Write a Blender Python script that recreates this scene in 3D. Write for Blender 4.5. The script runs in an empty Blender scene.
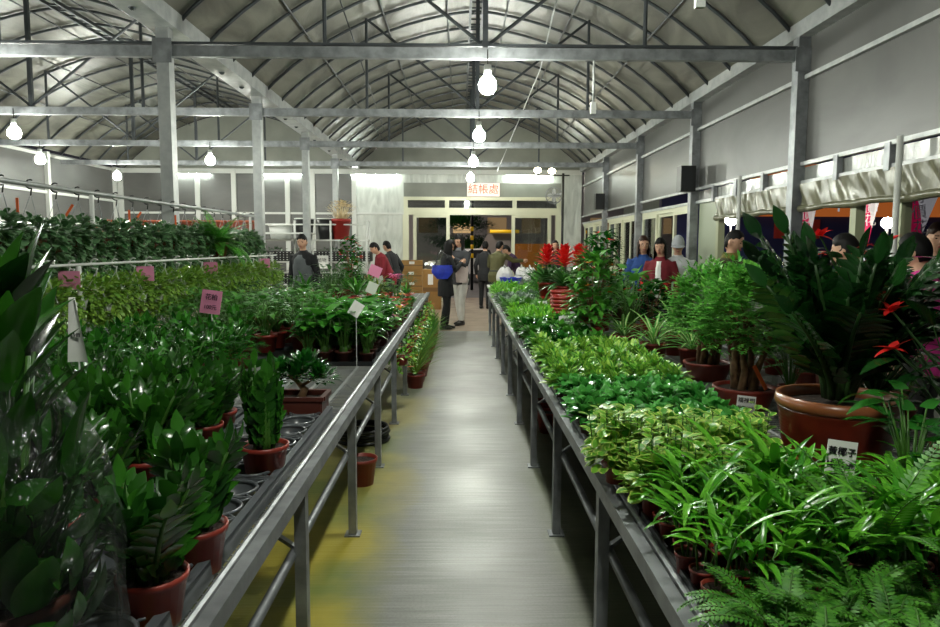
import bpy, bmesh, math, random
from mathutils import Vector, Matrix
R = random.Random(7)
SC = bpy.context.scene
COL = SC.collection
PI = math.pi
V = Vector
def U(a, b): return R.uniform(a, b)
# ------------------------------------------------------------------ camera
F = 705.0
CAM_Z = 1.5
ROT = (Matrix.Rotation(math.radians(-0.81), 3, 'Z') @ Matrix.Rotation(math.radians(90 - 5.47), 3, 'X')
       @ Matrix.Rotation(math.radians(0.22), 3, 'Z'))
def P(px, py, y):
    d = ROT @ V(((px - 470) / F, (313.5 - py) / F, -1.0))
    t = y / d.y
    return V((d.x * t, y, CAM_Z + d.z * t))
def X_at(px, y): return P(px, 250, y).x
def Z_at(py, y, px=460): return P(px, py, y).z
cam_d = bpy.data.cameras.new('camera')
cam_d.sensor_width = 36.0
cam_d.lens = F / 940.0 * 36.0
cam_d.clip_start = 0.05
cam_d.dof.use_dof = False
cam = bpy.data.objects.new('camera', cam_d)
COL.objects.link(cam)
cam.matrix_world = Matrix.Translation((0, 0, CAM_Z)) @ ROT.to_4x4()
SC.camera = cam
SC.view_settings.view_transform = 'Standard'
SC.view_settings.look = 'None'
SC.view_settings.exposure = 0.18
SC.view_settings.gamma = 1.0
SC.view_settings.use_curve_mapping = False
# ------------------------------------------------------------------ materials
def lin(c):
    if isinstance(c, str):
        c = c.lstrip('#')
        c = [int(c[i:i + 2], 16) / 255 for i in (0, 2, 4)]
    return tuple((x / 12.92 if x <= 0.04045 else ((x + 0.055) / 1.055) ** 2.4) for x in c)
def c4(c, k=1.0):
    l = lin(c)
    return (min(1, l[0] * k), min(1, l[1] * k), min(1, l[2] * k), 1)
def new_mat(name):
    m = bpy.data.materials.new(name)
    m.use_nodes = True
    nt = m.node_tree
    return m, nt, nt.nodes['Principled BSDF'], nt.nodes['Material Output']
def pm(name, col, rough=.5, metal=0.0, spec=.5, var=None, bump=None, emis=None, alpha=None, trans=None, coat=0):
    m, nt, b, out = new_mat(name)
    b.inputs['Base Color'].default_value = c4(col)
    b.inputs['Roughness'].default_value = rough
    b.inputs['Metallic'].default_value = metal
    b.inputs['Specular IOR Level'].default_value = spec
    b.inputs['Coat Weight'].default_value = coat
    if var:
        sc, amt = var[0], var[1]
        n = nt.nodes.new('ShaderNodeTexNoise'); n.inputs['Scale'].default_value = sc
        n.inputs['Detail'].default_value = 5
        tc = nt.nodes.new('ShaderNodeTexCoord'); nt.links.new(tc.outputs['Object'], n.inputs['Vector'])
        mx = nt.nodes.new('ShaderNodeMix'); mx.data_type = 'RGBA'
        mx.inputs['A'].default_value = c4(col, 1 - amt); mx.inputs['B'].default_value = c4(var[2]) if len(var) > 2 else c4(col, 1 + amt)
        rp = nt.nodes.new('ShaderNodeMapRange')
        rp.inputs['From Min'].default_value = .35; rp.inputs['From Max'].default_value = .65
        nt.links.new(n.outputs['Fac'], rp.inputs['Value'])
        nt.links.new(rp.outputs['Result'], mx.inputs['Factor'])
        nt.links.new(mx.outputs['Result'], b.inputs['Base Color'])
    if bump:
        n = nt.nodes.new('ShaderNodeTexNoise'); n.inputs['Scale'].default_value = bump[0]; n.inputs['Detail'].default_value = 3
        tc = nt.nodes.new('ShaderNodeTexCoord'); nt.links.new(tc.outputs['Object'], n.inputs['Vector'])
        bp = nt.nodes.new('ShaderNodeBump'); bp.inputs['Strength'].default_value = bump[1]; bp.inputs['Distance'].default_value = bump[2] if len(bump) > 2 else .02
        nt.links.new(n.outputs['Fac'], bp.inputs['Height']); nt.links.new(bp.outputs['Normal'], b.inputs['Normal'])
    if emis:
        b.inputs['Emission Color'].default_value = c4(emis[0]); b.inputs['Emission Strength'].default_value = emis[1]
    if alpha is not None: b.inputs['Alpha'].default_value = alpha
    if trans: b.inputs['Transmission Weight'].default_value = trans
    return m
def glow(name, col, s):
    m, nt, b, out = new_mat(name)
    e = nt.nodes.new('ShaderNodeEmission'); e.inputs['Color'].default_value = c4(col); e.inputs['Strength'].default_value = s
    nt.links.new(e.outputs['Emission'], out.inputs['Surface'])
    return m
def leafm(name, c1, c2, rough=.35, margin=None, mw=.55, centre=None, spec=.5, transl=.22):
    """leaf material: every leaf (mesh island) its own tint; optional pale margin or pale midrib"""
    m, nt, b, out = new_mat(name)
    g = nt.nodes.new('ShaderNodeNewGeometry')
    mx = nt.nodes.new('ShaderNodeMix'); mx.data_type = 'RGBA'
    mx.inputs['A'].default_value = c4(c1); mx.inputs['B'].default_value = c4(c2)
    nt.links.new(g.outputs['Random Per Island'], mx.inputs['Factor'])
    col = mx.outputs['Result']
    uv = nt.nodes.new('ShaderNodeTexCoord')
    sep = nt.nodes.new('ShaderNodeSeparateXYZ'); nt.links.new(uv.outputs['UV'], sep.inputs['Vector'])
    a = nt.nodes.new('ShaderNodeMath'); a.operation = 'SUBTRACT'; a.inputs[1].default_value = .5; nt.links.new(sep.outputs['X'], a.inputs[0])
    ab = nt.nodes.new('ShaderNodeMath'); ab.operation = 'ABSOLUTE'; nt.links.new(a.outputs[0], ab.inputs[0])
    if margin or centre:
        nz = nt.nodes.new('ShaderNodeTexNoise'); nz.inputs['Scale'].default_value = 60
        tc = nt.nodes.new('ShaderNodeTexCoord'); nt.links.new(tc.outputs['Object'], nz.inputs['Vector'])
        ad = nt.nodes.new('ShaderNodeMath'); ad.operation = 'MULTIPLY_ADD'; ad.inputs[1].default_value = .5; ad.inputs[2].default_value = -.25
        nt.links.new(nz.outputs['Fac'], ad.inputs[0])
        sm = nt.nodes.new('ShaderNodeMath'); sm.operation = 'ADD'; nt.links.new(ab.outputs[0], sm.inputs[0]); nt.links.new(ad.outputs[0], sm.inputs[1])
        rp = nt.nodes.new('ShaderNodeMapRange'); rp.inputs['From Min'].default_value = mw * .5 - .05; rp.inputs['From Max'].default_value = mw * .5 + .05
        nt.links.new(sm.outputs[0], rp.inputs['Value'])
        m2 = nt.nodes.new('ShaderNodeMix'); m2.data_type = 'RGBA'
        nt.links.new(rp.outputs['Result'], m2.inputs['Factor'])
        if margin:
            nt.links.new(col, m2.inputs['A']); m2.inputs['B'].default_value = c4(margin)
        else:
            m2.inputs['A'].default_value = c4(centre); nt.links.new(col, m2.inputs['B'])
        col = m2.outputs['Result']
    nt.links.new(col, b.inputs['Base Color'])
    b.inputs['Roughness'].default_value = rough
    b.inputs['Specular IOR Level'].default_value = spec
    t = nt.nodes.new('ShaderNodeBsdfTranslucent'); nt.links.new(col, t.inputs['Color'])
    ms = nt.nodes.new('ShaderNodeMixShader'); ms.inputs[0].default_value = transl
    nt.links.new(b.outputs['BSDF'], ms.inputs[1]); nt.links.new(t.outputs['BSDF'], ms.inputs[2])
    nt.links.new(ms.outputs['Shader'], out.inputs['Surface'])
    return m
def glassm(name, tint, mirror=.12, rough=.02):
    m, nt, b, out = new_mat(name)
    tr = nt.nodes.new('ShaderNodeBsdfTransparent'); tr.inputs['Color'].default_value = c4(tint)
    gl = nt.nodes.new('ShaderNodeBsdfGlossy'); gl.inputs['Roughness'].default_value = rough
    fr = nt.nodes.new('ShaderNodeFresnel'); fr.inputs['IOR'].default_value = 1.5
    ad = nt.nodes.new('ShaderNodeMath'); ad.operation = 'ADD'; ad.inputs[1].default_value = mirror; ad.use_clamp = True
    nt.links.new(fr.outputs[0], ad.inputs[0])
    ms = nt.nodes.new('ShaderNodeMixShader')
    nt.links.new(ad.outputs[0], ms.inputs[0]); nt.links.new(tr.outputs[0], ms.inputs[1]); nt.links.new(gl.outputs[0], ms.inputs[2])
    nt.links.new(ms.outputs[0], out.inputs['Surface'])
    return m
# ------------------------------------------------------------------ mesh builder
class MB:
    def __init__(s): s.v = []; s.f = []; s.uv = []; s.mi = []; s.m = 0
    def face(s, idx, uv=None):
        s.f.append(tuple(idx)); s.mi.append(s.m); s.uv.append(uv)
    def add(s, vs):
        b = len(s.v); s.v.extend([tuple(q) for q in vs]); return b
    def box(s, c, d, rot=None):
        c = V(c); hx, hy, hz = d[0] / 2, d[1] / 2, d[2] / 2
        pts = [V((x, y, z)) for z in (-hz, hz) for y in (-hy, hy) for x in (-hx, hx)]
        if rot is not None: pts = [rot @ q for q in pts]
        b = s.add([c + q for q in pts])
        for q in ((0, 2, 3, 1), (4, 5, 7, 6), (0, 1, 5, 4), (2, 6, 7, 3), (0, 4, 6, 2), (1, 3, 7, 5)):
            s.face([b + i for i in q])
        return s
    def bb(s, a, b_): # box between two corners
        return s.box([(a[i] + b_[i]) / 2 for i in range(3)], [abs(a[i] - b_[i]) for i in range(3)])
    def bar(s, p, q, w, h=None, up=(0, 0, 1)):
        p, q = V(p), V(q); h = h or w
        d = q - p; L = d.length; d.normalize(); u = V(up)
        if abs(d.dot(u)) > .98: u = V((1, 0, 0))
        sd = d.cross(u).normalized(); u = sd.cross(d)
        m = Matrix((sd, d, u)).transposed()
        return s.box((p + q) / 2, (w, L, h), m)
    def tube(s, pts, r, n=6, cap=True):
        pts = [V(p) for p in pts]; k = len(pts)
        rs = r if isinstance(r, (list, tuple)) else [r] * k
        t0 = (pts[1] - pts[0]).normalized()
        u = V((0, 0, 1)) if abs(t0.z) < .9 else V((1, 0, 0))
        sd = t0.cross(u).normalized()
        base = []
        for i in range(k):
            t = (pts[min(i + 1, k - 1)] - pts[max(i - 1, 0)])
            if t.length < 1e-9: t = t0
            t = t.normalized()
            sd = (sd - t * sd.dot(t)).normalized(); up = t.cross(sd)
            base.append(s.add([pts[i] + (sd * math.cos(2 * PI * j / n) + up * math.sin(2 * PI * j / n)) * rs[i] for j in range(n)]))
        for i in range(k - 1):
            for j in range(n):
                j2 = (j + 1) % n
                s.face((base[i] + j, base[i] + j2, base[i + 1] + j2, base[i + 1] + j))
        if cap:
            s.face([base[0] + j for j in range(n)][::-1]); s.face([base[-1] + j for j in range(n)])
        return s
    def lathe(s, prof, c=(0, 0, 0), n=24, sx=1, sy=1):
        rows = []
        for (r, z) in prof:
            rows.append(s.add([(c[0] + r * sx * math.cos(2 * PI * j / n), c[1] + r * sy * math.sin(2 * PI * j / n), c[2] + z) for j in range(n)]))
        for i in range(len(rows) - 1):
            for j in range(n):
                j2 = (j + 1) % n
                s.face((rows[i] + j, rows[i] + j2, rows[i + 1] + j2, rows[i + 1] + j))
        return s
    def disc(s, c, r, n=20, sx=1, sy=1, bump=0.0):
        b = s.add([(c[0] + r * sx * math.cos(2 * PI * j / n), c[1] + r * sy * math.sin(2 * PI * j / n), c[2]) for j in range(n)])
        q = s.add([(c[0], c[1], c[2] + bump)])
        for j in range(n): s.face((b + j, b + (j + 1) % n, q))
        return s
    def ball(s, c, r, nu=12, nv=8, rot=None):
        rx, ry, rz = r if isinstance(r, (tuple, list)) else (r, r, r)
        c = V(c); rows = []
        for i in range(nv + 1):
            th = PI * i / nv
            row = []
            for j in range(nu):
                q = V((rx * math.sin(th) * math.cos(2 * PI * j / nu), ry * math.sin(th) * math.sin(2 * PI * j / nu), -rz * math.cos(th)))
                if rot is not None: q = rot @ q
                row.append(c + q)
            if i in (0, nv): rows.append([s.add([row[0]])] * nu)
            else:
                b = s.add(row); rows.append([b + j for j in range(nu)])
        for i in range(nv):
            for j in range(nu):
                a, b_, c_, d = rows[i][j], rows[i][(j + 1) % nu], rows[i + 1][(j + 1) % nu], rows[i + 1][j]
                ids = []
                for q in (a, b_, c_, d):
                    if q not in ids: ids.append(q)
                s.face(ids)
        return s
    def ring(s, c, R_, r, n=24, k=6, ax='z'):
        pts = []
        for j in range(n):
            a = 2 * PI * j / n
            for i in range(k):
                b = 2 * PI * i / k
                rr = R_ + r * math.cos(b)
                pts.append((c[0] + rr * math.cos(a), c[1] + rr * math.sin(a), c[2] + r * math.sin(b)))
        b0 = s.add(pts)
        for j in range(n):
            for i in range(k):
                s.face((b0 + j * k + i, b0 + ((j + 1) % n) * k + i, b0 + ((j + 1) % n) * k + (i + 1) % k, b0 + j * k + (i + 1) % k))
        return s
    def leaf(s, p, d, up, L, W, bend=.5, fold=.15, prof='oval', n=4, twist=0.0):
        d = V(d).normalized(); up = V(up)
        sd = d.cross(up)
        if sd.length < 1e-4: sd = d.cross(V((1, .3, 0)))
        sd.normalize(); u = sd.cross(d)
        if twist:
            sd = sd * math.cos(twist) + u * math.sin(twist); u = sd.cross(d)
        pos = V(p); b0 = len(s.v); out = []
        for i in range(n + 1):
            t = i / n
            a = bend * t
            dt = d * math.cos(a) - u * math.sin(a)
            ut = u * math.cos(a) + d * math.sin(a)
            if prof == 'oval': w = math.sin(PI * (.06 + .92 * t) ** .9)
            elif prof == 'ovate': w = math.sin(PI * min(1, .12 + .88 * t) ** .62) if t < 1 else .02
            elif prof == 'strap': w = min(1, .35 + 2.6 * t) * (1 - t ** 4) + .02
            elif prof == 'round': w = math.sqrt(max(.02, 1 - (2 * (.04 + .94 * t) - 1) ** 2))
            elif prof == 'heart': w = (1.0 if i == 0 else math.cos(t * PI / 2) ** .8 * 1.05) if t < 1 else .02
            else: w = math.sin(PI * min(1, .05 + .95 * t) ** 1.4)
            h = max(.02, w) * W / 2
            out += [pos - sd * h + ut * (fold * h), pos.copy(), pos + sd * h + ut * (fold * h)]
            pos = pos + dt * (L / n)
        s.add(out)
        for i in range(n):
            q = b0 + 3 * i; t0, t1 = i / n, (i + 1) / n
            s.face((q, q + 1, q + 4, q + 3), ((0, t0), (.5, t0), (.5, t1), (0, t1)))
            s.face((q + 1, q + 2, q + 5, q + 4), ((.5, t0), (1, t0), (1, t1), (.5, t1)))
        return s
    def grid(s, fn, nu, nv):
        b = s.add([fn(i / nu, j / nv) for j in range(nv + 1) for i in range(nu + 1)])
        for j in range(nv):
            for i in range(nu):
                q = b + j * (nu + 1) + i
                s.face((q, q + 1, q + nu + 2, q + nu + 1))
        return s
    def mesh(s, name, mats, smooth=False):
        me = bpy.data.meshes.new(name)
        me.from_pydata(s.v, [], s.f)
        for m in (mats if isinstance(mats, (list, tuple)) else [mats]): me.materials.append(m)
        me.polygons.foreach_set('material_index', s.mi)
        if any(u is not None for u in s.uv):
            ul = me.uv_layers.new(name='UVMap'); flat = []
            for f, u in zip(s.f, s.uv):
                for k in range(len(f)):
                    flat += list(u[k]) if u else [.5, .5]
            ul.data.foreach_set('uv', flat)
        if smooth: me.polygons.foreach_set('use_smooth', [True] * len(me.polygons))
        me.update()
        return me
    def build(s, name, mats, parent=None, smooth=False, loc=None, rz=0):
        o = bpy.data.objects.new(name, s.mesh(name, mats, smooth)); COL.objects.link(o)
        if parent is not None: o.parent = parent
        if loc is not None: o.location = loc
        if rz: o.rotation_euler = (0, 0, rz)
        return o
def link(o, parent=None):
    COL.objects.link(o)
    if parent is not None: o.parent = parent
    return o
def tag(o, label, cat, group=None):
    o['label'] = label; o['category'] = cat
    if group: o['group'] = group
    return o
def thing(name, label, cat, loc=(0, 0, 0), rz=0, group=None):
    o = bpy.data.objects.new(name, None); COL.objects.link(o)
    o.empty_display_size = .1; o.location = loc; o.rotation_euler = (0, 0, rz)
    return tag(o, label, cat, group)
def struct(o):
    o['kind'] = 'structure'; return o
def copy_tree(o, parent=None):
    c = o.copy(); COL.objects.link(c)
    if parent is not None: c.parent = parent
    for ch in list(o.children):
        copy_tree(ch, c)
    return c
class Proto:
    """a plant or other repeat built once with its parts; the first placing moves it, later ones copy it"""
    def __init__(s, fn): s.fn = fn; s.o = None
    def put(s, loc, rz=0, sc=1.0, label='', cat='plant', group=None):
        if s.o is None:
            s.o = s.fn(); o = s.o
        else:
            o = copy_tree(s.o)
        o.location = loc; o.rotation_euler = (0, 0, rz); o.scale = (sc, sc, sc)
        tag(o, label, cat, group)
        if not group and 'group' in o: del o['group']
        return o
ORD = ['first', 'second', 'third', 'fourth', 'fifth', 'sixth', 'seventh', 'eighth', 'ninth', 'tenth', 'eleventh', 'twelfth',
       'thirteenth', 'fourteenth', 'fifteenth', 'sixteenth', 'seventeenth', 'eighteenth', 'nineteenth', 'twentieth']
def text(body, size, mat, parent, loc, rot, name='lettering', ext=.0015):
    cu = bpy.data.curves.new(name, 'FONT'); cu.body = body; cu.size = size; cu.extrude = ext
    cu.align_x = 'CENTER'; cu.align_y = 'CENTER'
    tmp = bpy.data.objects.new(name, cu); COL.objects.link(tmp)
    dg = bpy.context.evaluated_depsgraph_get(); dg.update()
    me = bpy.data.meshes.new_from_object(tmp.evaluated_get(dg))
    bpy.data.objects.remove(tmp)
    me.materials.clear(); me.materials.append(mat)
    o = bpy.data.objects.new(name, me); link(o, parent)
    o.location = loc; o.rotation_euler = rot
    return o
# ------------------------------------------------------------------ material set
M = {}
M['steel'] = pm('galvanised_steel', '#8a8d90', .45, .55, var=(9, .25), bump=(30, .05))
M['steel_dark'] = pm('roof_pipe_steel', '#4a4e52', .45, .6, var=(6, .2))
M['steel_pale'] = pm('pale_steel', '#a2a5a6', .42, .35, var=(9, .08, '#b2b4b3'))
M['alu'] = pm('cream_aluminium', '#c9c9b0', .4, .2)
M['white'] = pm('white_paint', '#c8cac6', .45)
M['black'] = pm('black_plastic', '#141516', .45)
M['tray'] = pm('black_tray_plastic', '#1c1e20', .35, spec=.6)
M['traygrey'] = pm('grey_tray_plastic', '#585c60', .28, spec=.6)
M['soil'] = pm('potting_soil', '#2a1c13', .95, var=(40, .5), bump=(60, .6))
M['terra'] = pm('red_brown_pot', '#7c2c20', .42, var=(5, .12))
M['terra2'] = pm('brick_red_pot', '#8e3226', .4, var=(6, .12))
M['darkpot'] = pm('dark_brown_pot', '#4a2219', .5)
M['redpot'] = pm('bright_red_pot', '#8e1e18', .4)
M['orangepot'] = pm('orange_pot', '#94482c', .5)
M['bonsaipot'] = pm('dark_clay_pot', '#54241a', .5, var=(6, .12))
M['glazed'] = pm('glazed_basket_pot', '#5c1e10', .3, var=(18, .25), coat=.3)
M['paper'] = pm('white_card', '#e6e6e2', .7)
M['pink'] = pm('pink_card', '#e58fb4', .7)
M['ink'] = pm('black_ink', '#17141a', .8)
M['stemgreen'] = pm('green_stem', '#3f6a22', .5)
M['stemdark'] = pm('dark_green_stem', '#26441c', .45)
M['wood'] = pm('bark', '#6e5338', .85, var=(25, .35), bump=(45, .6, .01))
M['orange_tag'] = pm('orange_tag', '#e0632a', .6)
M['card'] = pm('cardboard', '#9a7440', .8, var=(4, .1))
M['petal_red'] = leafm('red_petal', '#c8141a', '#e8322a', .45)
M['petal_orange'] = leafm('orange_petal', '#e0561c', '#f08a30', .5)
M['petal_pink'] = leafm('pink_petal', '#d8488c', '#f08cc0', .5)
M['petal_yellow'] = leafm('yellow_petal', '#e8a818', '#f6d040', .5)
M['petal_white'] = leafm('white_petal', '#f0e4ee', '#ffffff', .5)
M['l_zz'] = leafm('zz_leaf', '#163c12', '#37741f', .2, spec=.6, transl=.14)
M['l_zzbig'] = leafm('large_zz_leaf', '#0e2a10', '#1f4a1c', .16, spec=.8, transl=.08)
M['l_areca'] = leafm('palm_blade', '#2f7c16', '#6ab430', .25, spec=.6)
M['l_fern'] = leafm('fern_pinna', '#2c6c18', '#5a9c2c', .5)
M['l_vari'] = leafm('cream_edged_leaf', '#4a9426', '#7cba36', .35, margin='#c0d468', mw=.66)
M['l_glossy'] = leafm('dark_glossy_leaf', '#14501a', '#317a26', .22, spec=.7)
M['l_ivy'] = leafm('ivy_leaf', '#2c8230', '#62b050', .22, spec=.7)
M['l_yellow'] = leafm('yellow_green_leaf', '#b0d25c', '#66aa3a', .3, margin='#3f9032', mw=.72)
M['l_lime'] = leafm('lime_leaf', '#8cc83c', '#4c9c2e', .35)
M['l_mid'] = leafm('mid_green_leaf', '#2e7420', '#5ca038', .3, spec=.6)
M['l_dark'] = leafm('dark_green_leaf', '#1a4618', '#376c2a', .35)
M['l_grey'] = leafm('grey_green_leaf', '#56745c', '#8a9c8c', .45)
M['l_china'] = leafm('small_glossy_leaflet', '#174c16', '#3f8628', .2, spec=.75)
M['l_basket'] = leafm('basket_leaf', '#5a8a2e', '#94b648', .4)
M['l_hoya'] = leafm('trailing_leaf', '#2c5a2c', '#6f946a', .35, margin='#98ac8a', mw=.9)
M['l_lily'] = leafm('broad_leaf', '#28741f', '#5aa63a', .25, spec=.7)
M['l_aralia'] = leafm('aralia_leaflet', '#3f9232', '#82c254', .35)
M['l_drac'] = leafm('striped_blade', '#3c8a34', '#6cae48', .35, centre='#c4d696', mw=.3)
M['l_olive'] = leafm('olive_blade', '#547a26', '#8aa03c', .4)
M['straw'] = leafm('dried_grass', '#c8b48c', '#e6d8b8', .8)
M['skin'] = pm('skin', '#c2967c', .55)
M['hair'] = pm('black_hair', '#0a0808', .6, spec=.25)
M['hairbrown'] = pm('brown_hair', '#2e1a10', .55, spec=.3)
M['lip'] = pm('lips', '#9c4e48', .5)
M['eye'] = pm('eye', '#0a0808', .2)
M['glass'] = glassm('window_glass', '#dfe6e2', .06)
M['bulb'] = glow('bulb_glow', '#fbfff2', 420)
M['tube'] = glow('tube_glow', '#f2fff4', 90)
# ================================================================== SETTING
LX, RX, CX = -2.76, 3.22, 0.23        # valley posts, right wall posts, main ridge
YB, YF = 18.9, -3.6                   # end wall, where the hall leaves our knowledge
LW = -9.0
TR = [0.82, 3.82, 6.82, 9.82, 12.82, 15.82]
def floor_mat():
    m, nt, b, out = new_mat('broomed_concrete_with_moss')
    N, L = nt.nodes, nt.links
    tc = N.new('ShaderNodeTexCoord')
    sep = N.new('ShaderNodeSeparateXYZ'); L.new(tc.outputs['Object'], sep.inputs[0])
    mp = N.new('ShaderNodeMapping'); mp.inputs['Scale'].default_value = (1.6, 42, 1); L.new(tc.outputs['Object'], mp.inputs[0])
    n1 = N.new('ShaderNodeTexNoise'); n1.inputs['Scale'].default_value = 1.5; n1.inputs['Detail'].default_value = 6; L.new(mp.outputs[0], n1.inputs['Vector'])
    n2 = N.new('ShaderNodeTexNoise'); n2.inputs['Scale'].default_value = 1.3; n2.inputs['Detail'].default_value = 6; L.new(tc.outputs['Object'], n2.inputs['Vector'])
    n3 = N.new('ShaderNodeTexNoise'); n3.inputs['Scale'].default_value = 90; n3.inputs['Detail'].default_value = 3; L.new(tc.outputs['Object'], n3.inputs['Vector'])
    def mr(src, a, c, d=0, e=1):
        r = N.new('ShaderNodeMapRange'); r.inputs[1].default_value = a; r.inputs[2].default_value = c; r.inputs[3].default_value = d; r.inputs[4].default_value = e
        L.new(src, r.inputs[0]); return r.outputs[0]
    def mix(f, a, c):
        x = N.new('ShaderNodeMix'); x.data_type = 'RGBA'
        if isinstance(f, float): x.inputs['Factor'].default_value = f
        else: L.new(f, x.inputs['Factor'])
        for k, q in (('A', a), ('B', c)):
            if isinstance(q, str): x.inputs[k].default_value = c4(q)
            else: L.new(q, x.inputs[k])
        return x.outputs['Result']
    def ma(op, a, c, d=None):
        x = N.new('ShaderNodeMath'); x.operation = op
        for i, q in enumerate((a, c, d)):
            if q is None: continue
            if isinstance(q, (int, float)): x.inputs[i].default_value = q
            else: L.new(q, x.inputs[i])
        return x.outputs[0]
    con = mix(mr(n1.outputs[0], .3, .7), '#6c6c67', '#8f8f89')
    con = mix(ma('MULTIPLY', mr(n2.outputs[0], .4, .7), .5), con, '#6c6c68')
    con = mix(ma('MULTIPLY', mr(n3.outputs[0], .45, .62), .25), con, '#5c5c56')
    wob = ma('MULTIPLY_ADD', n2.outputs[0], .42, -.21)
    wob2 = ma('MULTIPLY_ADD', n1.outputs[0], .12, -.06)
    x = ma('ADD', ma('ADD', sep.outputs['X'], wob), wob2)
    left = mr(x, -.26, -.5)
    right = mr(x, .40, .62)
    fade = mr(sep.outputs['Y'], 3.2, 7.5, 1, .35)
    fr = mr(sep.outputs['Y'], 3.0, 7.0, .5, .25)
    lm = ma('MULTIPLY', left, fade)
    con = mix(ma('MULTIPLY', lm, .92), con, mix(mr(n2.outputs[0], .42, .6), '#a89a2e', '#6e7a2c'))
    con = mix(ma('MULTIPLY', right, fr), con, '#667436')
    bench_dark = ma('MAXIMUM', mr(x, -1.1, -1.4), mr(x, .56, .7))
    con = mix(ma('MULTIPLY', bench_dark, .7), con, '#24221a')  # floor colour gets darker beneath both benches
    L.new(con, b.inputs['Base Color'])
    L.new(mr(n2.outputs[0], .3, .7, .33, .5), b.inputs['Roughness'])
    b.inputs['Specular IOR Level'].default_value = .42
    bp = N.new('ShaderNodeBump'); bp.inputs['Strength'].default_value = .25; bp.inputs['Distance'].default_value = .008
    L.new(n1.outputs[0], bp.inputs['Height']); L.new(bp.outputs[0], b.inputs['Normal'])
    return m
def film_mat(name, col, rough, wr=.35, spec=.5, stretch=(1, 1, 1), sc=2.2, c2=None):
    m, nt, b, out = new_mat(name)
    N, L = nt.nodes, nt.links
    tc = N.new('ShaderNodeTexCoord')
    mp = N.new('ShaderNodeMapping'); mp.inputs['Scale'].default_value = stretch; L.new(tc.outputs['Object'], mp.inputs[0])
    n = N.new('ShaderNodeTexNoise'); n.inputs['Scale'].default_value = sc; n.inputs['Detail'].default_value = 4; n.inputs['Distortion'].default_value = 1.2
    L.new(mp.outputs[0], n.inputs['Vector'])
    x = N.new('ShaderNodeMix'); x.data_type = 'RGBA'; x.inputs['A'].default_value = c4(col, .8); x.inputs['B'].default_value = c4(c2 or col, 1.15)
    r = N.new('ShaderNodeMapRange'); r.inputs[1].default_value = .35; r.inputs[2].default_value = .65
    L.new(n.outputs[0], r.inputs[0]); L.new(r.outputs[0], x.inputs['Factor']); L.new(x.outputs['Result'], b.inputs['Base Color'])
    b.inputs['Roughness'].default_value = rough; b.inputs['Specular IOR Level'].default_value = spec
    bp = N.new('ShaderNodeBump'); bp.inputs['Strength'].default_value = wr; bp.inputs['Distance'].default_value = .03
    L.new(n.outputs[0], bp.inputs['Height']); L.new(bp.outputs[0], b.inputs['Normal'])
    return m
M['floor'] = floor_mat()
M['tile'] = pm('beige_floor', '#bcaa98', .22, var=(2.5, .12), spec=.6)
M['asphalt'] = pm('asphalt', '#39383a', .7, var=(3, .3))
M['film'] = film_mat('roof_film', '#4e4e47', .38, .6, .6, (1, .35, 1), 2.4, '#64645b')
M['filmwall'] = film_mat('wall_film', '#5c5c5a', .4, .12, .35, (.4, .4, 1), 1.2)
M['filmbright'] = film_mat('silver_film', '#b8bcb6', .25, .6, .6, (1, 1, .25), 5)
M['valance'] = film_mat('crinkled_film', '#66654f', .28, .08, .5, (1, 2.5, 1.2), 3, '#6c6b55')
M['filmband'] = film_mat('band_film', '#8a8c88', .22, .5, .6, (1, 1, .25), 5)
M['header'] = pm('grey_board', '#7d8078', .5, var=(2, .1))
def slab(name, a, b, mat):
    o = MB().bb(a, b).build(name, mat); return struct(o)
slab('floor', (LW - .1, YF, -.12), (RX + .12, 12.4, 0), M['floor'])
slab('floor', (LW - .1, 12.4, -.12), (RX + .12, YB + 1.6, -.001), M['tile'])
# outside ground
o = slab('ground', (-14, YB + 1.6, -.2), (16, 75, -.03), M['asphalt'])
slab('ground', (RX + .12, YF, -.2), (16, YB + 1.6, -.03), M['asphalt'])
# ---- roof: arched film per bay, ribs and purlins are its parts
RISE, HS, EZ = 1.45, 3.03, 3.5
RAD = (HS * HS + RISE * RISE) / (2 * RISE)
def arc(cx, t, off=0.0):   # t in -1..1
    x = HS * t
    z = EZ + math.sqrt(RAD * RAD - x * x) - (RAD - RISE)
    z = .8 * z + .2 * (EZ + RISE * (1 - abs(t)))
    return cx + x, z + off
def roof(cx, label):
    mb = MB()
    ny = 30
    mb.grid(lambda u, v: (arc(cx, u * 2 - 1)[0], YF + v * (YB - YF), arc(cx, u * 2 - 1)[1] + .02), 28, ny)
    c = struct(mb.build('ceiling', M['film'], None, True))
    y = YF + .07
    while y < YB:
        pts = [(arc(cx, -1 + i / 12)[0], y, arc(cx, -1 + i / 12)[1] - .015) for i in range(25)]
        MB().tube(pts, .021, 6).build('arch_rib', M['steel_dark'], c, True)
        y += .75
    for t in (-.72, -.42, -.14, .14, .42, .72):
        x, z = arc(cx, t, -.045)
        MB().tube([(x, YF, z), (x, YB, z)], .013, 5).build('purlin', M['steel_dark'], c, True)
    x, z = arc(cx, 0, -.05)
    rb = MB()
    for dx in (-.09, .09): rb.bar((x + dx, YF, z), (x + dx, YB, z), .035, .05)
    for k in range(int((YB - YF) / .25)): rb.bar((x - .09, YF + .1 + k * .25, z), (x + .09, YF + .1 + k * .25, z), .03, .02)
    rb.build('ridge_ladder', M['steel_dark'], c)
    return c
roof(CX, ''); roof(LX - 3.03, '')
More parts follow.
